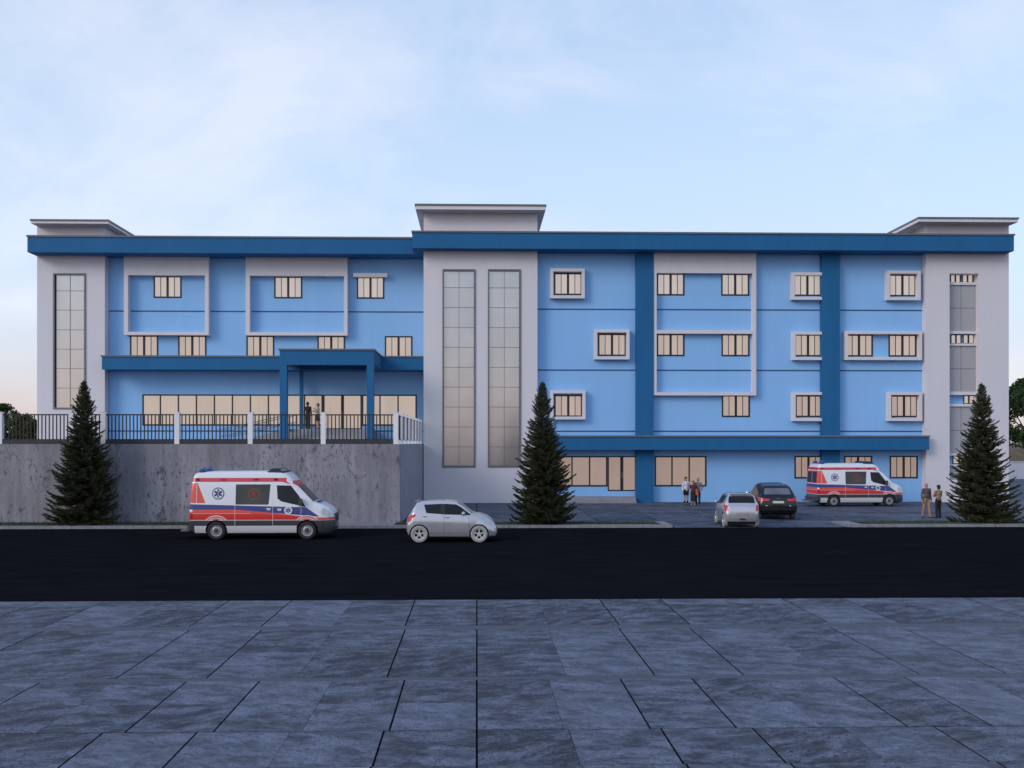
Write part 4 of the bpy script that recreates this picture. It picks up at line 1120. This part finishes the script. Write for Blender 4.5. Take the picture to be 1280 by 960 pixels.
# ---------- black car
def estate(label):
    root=empty('parked_car',(0,0,0),0,label,'car')
    top=[(-2.22,.86),(-2.20,1.0),(-2.15,1.10),(-2.06,1.22),(-1.70,1.66),(-1.60,1.74),(-1.2,1.80),(-.4,1.84),(.1,1.82),(.45,1.72),(1.15,1.20),(1.25,1.16),(1.7,1.10),(2.05,.98),(2.18,.82),(2.24,.62)]
    bot=[(-2.22,.52),(-2.1,.36),(-1.8,.28),(2.0,.26),(2.24,.38)]
    hw=[(-2.22,.74),(-2.19,.83),(-2.1,.90),(-1.9,.925),(1.6,.925),(1.95,.86),(2.15,.72),(2.24,.55)]
    belt=[(-2.22,.80),(-1.95,1.16),(.8,1.12),(1.25,1.08),(2.24,.5)]
    sh=Shell(top,bot,hw,belt,.72,1.84,.21,.05)
    sh.body('body',[M['suvblack'],M['dark']],root,[(-1.36,.36,.41),(1.38,.36,.41)],n=64)
    for sg in (-1,1):
        for poly in ([(-1.66,1.24),(-1.60,1.52),(-1.05,1.63),(-1.0,1.20)],[(-.95,1.19),(-1.0,1.64),(-.18,1.66),(-.18,1.17)],[(-.10,1.17),(-.10,1.66),(.30,1.60),(.92,1.18),(.92,1.16)]):
            sh.side_panel(poly,sg).build('side_window',M['autoglass'],root,off=(0,0,0),smooth=40)
        sh.side_panel([(-2.215,.98),(-2.17,1.10),(-1.98,1.16),(-1.86,1.12),(-1.95,1.0),(-2.1,.96)],sg,.014,nx=8).build('tail_light',M['redlamp'],root,off=(0,0,0),smooth=40)
        m=MB(); y0,y1=sorted((sg*.42,sg*.72)); m.face([(-2.232,y0,.97),(-2.232,y1,.97),(-2.185,y1,1.09),(-2.185,y0,1.09)]); m.build('tail_light',M['redlamp'],root,off=(0,0,0))
        sh.side_panel([(1.75,.88),(1.78,.98),(2.0,.92),(2.12,.80),(2.05,.76)],sg,.012,nx=8).build('headlight',M['amber'],root,off=(0,0,0),smooth=40)
        m=MB(); m.ball((.62,sg*1.0,1.24),(.09,.12,.09),10,8); m.tube([(.66,sg*.87,1.16),(.62,sg*.97,1.21)],.03,6); m.build('wing_mirror',M['chrome'],root,off=(0,0,0),smooth=60)
        for xx in (-.95,.0):
            m=MB(); y=sg*sh.width(xx,1.06); m.box(xx-.09,xx+.09,min(y,y+sg*.03),max(y,y+sg*.03),1.04,1.075); m.build('door_handle',M['chrome'],root,off=(0,0,0))
        m=MB(); m.tube([(-1.45,sg*.555,1.70),(-1.2,sg*.565,1.755),(.0,sg*.565,1.765),(.25,sg*.555,1.70)],.014,6); m.build('roof_rail',M['suvblack'],root,off=(0,0,0))
        m=MB(); m.ball((-2.22,sg*.55,.72),(.03,.07,.035),8,6); m.build('reflector',M['amber'],root,off=(0,0,0))
        for xx in (-1.36,1.38): wheel(root,xx,sg*.81,.36,.22,sg,'tantyre','spoke')
    sh.top_panel(.48,1.10,.06).build('windscreen',M['autoglass'],root,off=(0,0,0),smooth=40)
    m=sh.top_panel(-2.0,-1.75,.10,fr=.88); m.build('rear_window',glass_mat('pale_reflecting_glass',(.12,.13,.16),.1,.5),root,off=(0,0,0),smooth=40)
    m=MB(); m.box(-2.262,-2.20,-.26,.26,.86,.97); m.build('number_plate',M['plate'],root,off=(0,0,0))
    m=MB(); m.box(-2.215,-2.15,-.09,.09,1.075,1.115); m.build('boot_handle',M['chrome'],root,off=(0,0,0))
    m=MB(); m.prism([(-2.27,.50),(-2.16,.36),(-1.96,.36),(-1.96,.74),(-2.20,.76),(-2.27,.70)],-.80,.80); m.build('rear_bumper',M['suvblack'],root,off=(0,0,0))
    m=MB(); m.box(-1.9,1.9,-.6,.6,.2,.34); m.build('underbody',M['dark'],root,off=(0,0,0))
    return root
es=estate('black estate car seen from behind, parked beside the white hatchback and the ambulance')
es.scale=(1.05,1.05,.985); es.location=(X(966,51.7)-.15,51.7,.012); es.rotation_euler=(0,0,math.radians(90-6.5))
# ------------------------------------------------------------------ people
def skinmat(name,c): return plain(name,c,.55,var=.06,scale=12)
M['skin']=skinmat('skin',(.42,.25,.18)); M['skin2']=skinmat('ruddy_skin',(.48,.20,.14)); M['eye']=plain('dark_eye',(.02,.015,.012),.3)
def cloth(name,c): 
    if name not in M: M[name]=plain(name,c,.85,var=.15,scale=7,bump=.25,bscale=40)
    return M[name]
def prim_mesh(prims):
    m=MB()
    for p in prims:
        if p[0]=='e': m.ball(p[1],p[2],16,10)
        else:
            a,b=Vector(p[1]),Vector(p[2]); ra,rb=p[3],p[4]; d=(b-a); L=d.length; d/=L
            pts=[];rad=[]
            for t in (-1,-.85,-.5): pts.append(a+d*(ra*t)); rad.append(max(.001,ra*math.sqrt(max(0,1-t*t))))
            pts.append(a);rad.append(ra);pts.append(a+d*L*.5);rad.append((ra+rb)/2+ (p[5] if len(p)>5 else 0));pts.append(b);rad.append(rb)
            for t in (.5,.85,1): pts.append(b+d*(rb*t)); rad.append(max(.001,rb*math.sqrt(max(0,1-t*t))))
            m.tube([tuple(q) for q in pts],rad,12)
    return m
def blob(name,prims,mat,parent,voxel=.013,extra=None,it=4):
    """one continuous skin grown over overlapping limbs and masses"""
    o=prim_mesh(prims).build(name,mat,None,off=(0,0,0))
    r=o.modifiers.new('r','REMESH'); r.mode='VOXEL'; r.voxel_size=voxel
    s=o.modifiers.new('s','SMOOTH'); s.iterations=it; s.factor=.5
    bpy.context.view_layer.update()
    me=bpy.data.meshes.new_from_object(o.evaluated_get(bpy.context.evaluated_depsgraph_get())); me.name=name
    o.modifiers.clear(); 
    if extra:
        bm=bmesh.new(); bm.from_mesh(me)
        for mb,mi in extra:
            t=mb.mesh('t',mat); t.polygons.foreach_set('material_index',[mi]*len(t.polygons)); bm.from_mesh(t)
        bm.to_mesh(me); bm.free()
    me.materials.clear()
    for q in (mat if isinstance(mat,list) else [mat]): me.materials.append(q)
    me.polygons.foreach_set('use_smooth',[True]*len(me.polygons))
    o.data=me; o.parent=parent
    return o
def hand(wr,el,palm_dir,sgn):
    """palm plus five bent fingers of unequal length; wr wrist, el elbow"""
    wr=Vector(wr); d=(wr-Vector(el)).normalized(); s=Vector(palm_dir); s=(s-d*s.dot(d)).normalized(); n=d.cross(s)
    m=prim_mesh([('e',tuple(wr+d*.045),(.036,.022,.05))])
    for i,(o,L) in enumerate(((-.027,.062),(-.009,.074),(.009,.070),(.026,.054))):
        b=wr+d*.075+s*o; k=b+d*(L*.5)+n*.006*sgn; t=k+d*(L*.42)+n*.022*sgn
        m.tube([tuple(b-d*.02),tuple(b),tuple(k),tuple(t)],[.009,.0095,.0085,.006],7)
    b=wr+d*.03-s*.026; k=b+d*.03-s*.022+n*.008*sgn; t=k+d*.028-s*.004+n*.010*sgn
    m.tube([tuple(b),tuple(k),tuple(t)],[.0115,.0105,.007],7)
    return m
def person(label,loc,rz,H,top,bottom,hairc,skin='skin',arms='down',lean=0,stride=0.0,shoes=(.012,.011,.012),sleeve='long',bald=False,boots=False,jacket_open=None,belt=False,group=None,look=0.0,wide=1.0):
    k=H/1.75
    root=empty('person',loc,rz,label,'person',group)
    hx=.09*wide; feet=[]
    J={}
    for sg in (-1,1):
        st=stride*sg
        J['hip',sg]=(sg*hx,0,.93); J['knee',sg]=(sg*(hx+.012),-.02-st*.5,.50); J['ank',sg]=(sg*(hx+.02),.01-st,.085); J['toe',sg]=(sg*(hx+.045),-.13-st,.035)
        J['sh',sg]=(sg*.185*wide,0,1.41)
        if arms=='down': J['el',sg]=(sg*.235*wide,.03,1.13); J['wr',sg]=(sg*.245*wide,-.04,.88)
        elif arms=='crossed': J['el',sg]=(sg*.235,-.07,1.16); J['wr',sg]=(-sg*.07,-.20-.03*sg,1.20+.02*sg)
        elif arms=='hips': J['el',sg]=(sg*.36,.07,1.17); J['wr',sg]=(sg*.19,-.03,1.0)
        elif arms=='gesture':
            if sg>0: J['el',sg]=(.25,-.08,1.15); J['wr',sg]=(.22,-.27,1.34)
            else: J['el',sg]=(-.24,0,1.14); J['wr',sg]=(-.20,-.20,1.22)
        elif arms=='pocket': J['el',sg]=(sg*.27,.07,1.15); J['wr',sg]=(sg*.19,-.05,.95)
        elif arms=='back': J['el',sg]=(sg*.25,.10,1.14); J['wr',sg]=(sg*.07,.15,.98)
    S=lambda p:tuple(q*k for q in p)
    g=lambda q:S(J[q])
    cap_=lambda a,b,r0,r1,bu=0:('c',a,b,r0*k,r1*k,bu*k)
    E=lambda c,r:('e',S(c),S(r))
    hz=1.625; lx=math.sin(look)*.02
    head=[E((lx,-.005,hz+.025),(.076,.094,.098)),E((lx,-.022,hz-.05),(.058,.072,.062)),cap_(S((0,.015,1.43)),S((lx,0,hz-.05)),.058,.052),
          E((lx,-.100,hz-.012),(.014,.022,.024)),E((lx-.078,.008,hz-.005),(.012,.022,.032)),E((lx+.078,.008,hz-.005),(.012,.022,.032)),E((lx,-.088,hz-.058),(.026,.014,.010))]
    tors=[E((0,0,1.30),(.158*wide,.098,.17)),E((0,-.005,1.10),(.138*wide,.098,.17)),E((0,.005,.95),(.155*wide,.108,.12)),cap_(g(('sh',-1)),g(('sh',1)),.060,.060)]
    limbs=[]
    for sg in (-1,1):
        limbs+=[cap_(g(('sh',sg)),g(('el',sg)),.050,.040,.003),cap_(g(('el',sg)),g(('wr',sg)),.041,.027,.004),
                cap_(g(('hip',sg)),g(('knee',sg)),.088,.056,.004),cap_(g(('knee',sg)),g(('ank',sg)),.055,.037,.009),cap_(g(('ank',sg)),g(('toe',sg)),.038,.03)]
    ex=[]
    for sg in (-1,1):
        ex.append((hand(g(('wr',sg)),g(('el',sg)),(0,-1,0) if arms!='crossed' else (0,0,1),-sg),0))
        ex.append((prim_mesh([E((lx+sg*.03,-.094,hz+.008),(.011,.008,.008))]),1))
    blob('body',head+tors+limbs,[M[skin],M['eye']],root,.0125*k,ex)
    # clothes
    tn,tc=top; i=.016
    tp=[E((0,0,1.30),(.158*wide+i,.098+i,.165)),E((0,-.005,1.10),(.140*wide+i,.100+i,.18)),E((0,.005,.97),(.150*wide+i,.106+i,.10 if 'coat' not in tn and 'shirt_long' not in tn else .17)),cap_(g(('sh',-1)),g(('sh',1)),.068,.068),cap_(S((0,.01,1.42)),S((0,.012,1.475)),.075,.064)]
    for sg in (-1,1):
        tp.append(cap_(g(('sh',sg)),g(('el',sg)),.066,.054))
        if sleeve=='long':
            a,b=Vector(g(('el',sg))),Vector(g(('wr',sg))); tp.append(cap_(tuple(a),tuple(a+(b-a)*.88),.054,.042))
        else: tp[-1]=cap_(g(('sh',sg)),tuple(Vector(g(('sh',sg))).lerp(Vector(g(('el',sg))),.62)),.067,.062)
    blob('top',tp,cloth(tn,tc),root,.0125*k)
    bn,bc,bk=bottom
    if bk=='trousers':
        bp=[E((0,.005,.95),(.158*wide+.012,.108+.012,.125))]
        for sg in (-1,1): 
            a,b=Vector(g(('knee',sg))),Vector(g(('ank',sg))); bp+=[cap_(g(('hip',sg)),g(('knee',sg)),.102,.076),cap_(tuple(a),tuple(a+(b-a)*.97),.074,.064)]
        blob('trousers',bp,cloth(bn,bc),root,.0125*k)
    elif bk=='shorts':
        bp=[E((0,.005,.95),(.158*wide+.012,.12,.125))]
        for sg in (-1,1): bp.append(cap_(g(('hip',sg)),tuple(Vector(g(('hip',sg))).lerp(Vector(g(('knee',sg))),.62)),.104,.088))
        blob('shorts',bp,cloth(bn,bc),root,.0125*k)
    else:
        L=bk; m=MB(); n=24; prof=[(1.04,.142*wide,.112),(.95,.178*wide,.130),(.75,.188*wide,.145),(L,.20*wide,.165)]
        rings=[]
        for z,rx,ry in prof:
            rings.append([m.vert(S((rx*math.cos(2*PI*q/n)*(1+.035*math.sin(5*2*PI*q/n)),ry*math.sin(2*PI*q/n),z))) for q in range(n)])
        for a,b in zip(rings[:-1],rings[1:]):
            for q in range(n): q2=(q+1)%n; m.idx([a[q],b[q],b[q2],a[q2]])
        m.idx(rings[-1]); m.idx(list(reversed(rings[0])))
        m.build('skirt',cloth(bn,bc),root,off=(0,0,0),smooth=50)
    for sg in (-1,1):
        a,t=Vector(g(('ank',sg))),Vector(g(('toe',sg)))
        sp_=[cap_(tuple(a+Vector((0,.03*k,-.045*k))),tuple(t),.040,.034)]
        if boots: sp_.append(cap_(tuple(a),tuple(a.lerp(Vector(g(('knee',sg))),.45)),.050,.056))
        o=blob('boot' if boots else 'shoe',sp_,cloth('shoe_leather_%d'%int(shoes[0]*1000),shoes),root,.011*k,it=2)
    if belt: 
        m=MB(); n=24; b=[]
        for z in (1.0,1.035): b.append([m.vert(S((.168*wide*math.cos(2*PI*q/n),.122*math.sin(2*PI*q/n),z))) for q in range(n)])
        for q in range(n): q2=(q+1)%n; m.idx([b[0][q],b[0][q2],b[1][q2],b[1][q]])
        m.build('belt',cloth('dark_leather',(.02,.016,.012)),root,off=(0,0,0),smooth=50)
    if hairc is not None:
        hp=[E((lx,.014,hz+.062),(.092,.106,.092)),E((lx,.048,hz-.005),(.088,.070,.095))] if not bald else [E((lx,.05,hz-.005),(.078,.05,.05))]
        blob('hair',hp,cloth('hair_%d_%d'%(int(hairc[0]*1000),int(hairc[1]*1000)),hairc),root,.012*k,it=2)
    return root
def at(u,v,z=.012,Y=None):
    if Y is None:
        d=F_PX*(CAMZ-z)/(v-V0); a,b=ray(u); Y=d*b/F_PX/ (1.0) 
    return (X(u,Y),Y,z)
person('person in a loose white shirt, black shorts and black boots by the ground floor window',at(857.5,631.3),.35,1.73,('white_loose_shirt_long',(.66,.64,.68)),('black_shorts',(.012,.012,.016),'shorts'),(.018,.014,.012),arms='down',boots=True,group=None)
person('person in a dark red top and long black skirt between two companions',at(866.5,632),-.2,1.52,('dark_red_top',(.12,.012,.016)),('long_black_skirt',(.013,.012,.013),.30),(.10,.02,.015),arms='down',shoes=(.20,.18,.15),sleeve='short',group=None)
p3=person('grey haired person in a grey jacket and dark trousers holding an orange bag',at(872.3,631.8),-.5,1.70,('grey_jacket_coat',(.16,.16,.17)),('dark_trousers',(.016,.016,.020),'trousers'),(.30,.29,.28),arms='pocket',group=None)
# the bag hangs from that person's hand
bx=Vector(p3.location); m=MB()
m.prism([(-.15,0),(.15,0),(.17,.10),(.13,.30),(-.13,.30),(-.17,.10)],-.05,.05); 
bag=empty('shoulder_bag',(bx.x-.16,bx.y-.17,.66),-.3,'orange red bag held by the grey haired person','bag')
m.build('bag_body',plain('orange_red_fabric',(.33,.075,.045),.8),bag,off=(0,0,0))
m=MB(); m.tube([(-.10,0,.29),(-.06,0,.42),(0,0,.47),(.06,0,.42),(.10,0,.29)],.010,6); m.build('strap',plain('dark_strap',(.05,.02,.02),.8),bag,off=(0,0,0),smooth=50)
person('older balding person in a blue brown shirt and khaki trousers walking past the grey tower',at(1158,647),.25,1.80,('blue_brown_shirt',(.115,.095,.10)),('khaki_trousers',(.30,.20,.145),'trousers'),(.34,.16,.11),skin='skin2',arms='down',bald=True,belt=True,stride=.13,wide=1.08,sleeve='long')
person('dark haired person in a tan shirt and black trousers with folded arms',at(1173,647.2),-2.85,1.68,('tan_shirt',(.30,.20,.12)),('black_trousers',(.010,.010,.014),'trousers'),(.012,.010,.009),arms='crossed',belt=True,wide=.96)
person('person in a dark jacket and dark jeans facing the terrace doors',at(384.8,0,LZ,64.6),PI-.3,1.76,('black_jacket_coat',(.014,.013,.015)),('dark_jeans',(.022,.028,.045),'trousers'),(.015,.012,.010),arms='down')
person('person in a pale top and dark skirt gesturing beside the terrace doors',at(397.3,0,LZ,64.4),-1.1,1.66,('pale_grey_top',(.32,.29,.28)),('dark_skirt',(.020,.018,.022),.58),(.03,.02,.015),arms='gesture',sleeve='short')
for o in bpy.data.objects:
    if '_o' in o.keys(): del o['_o']
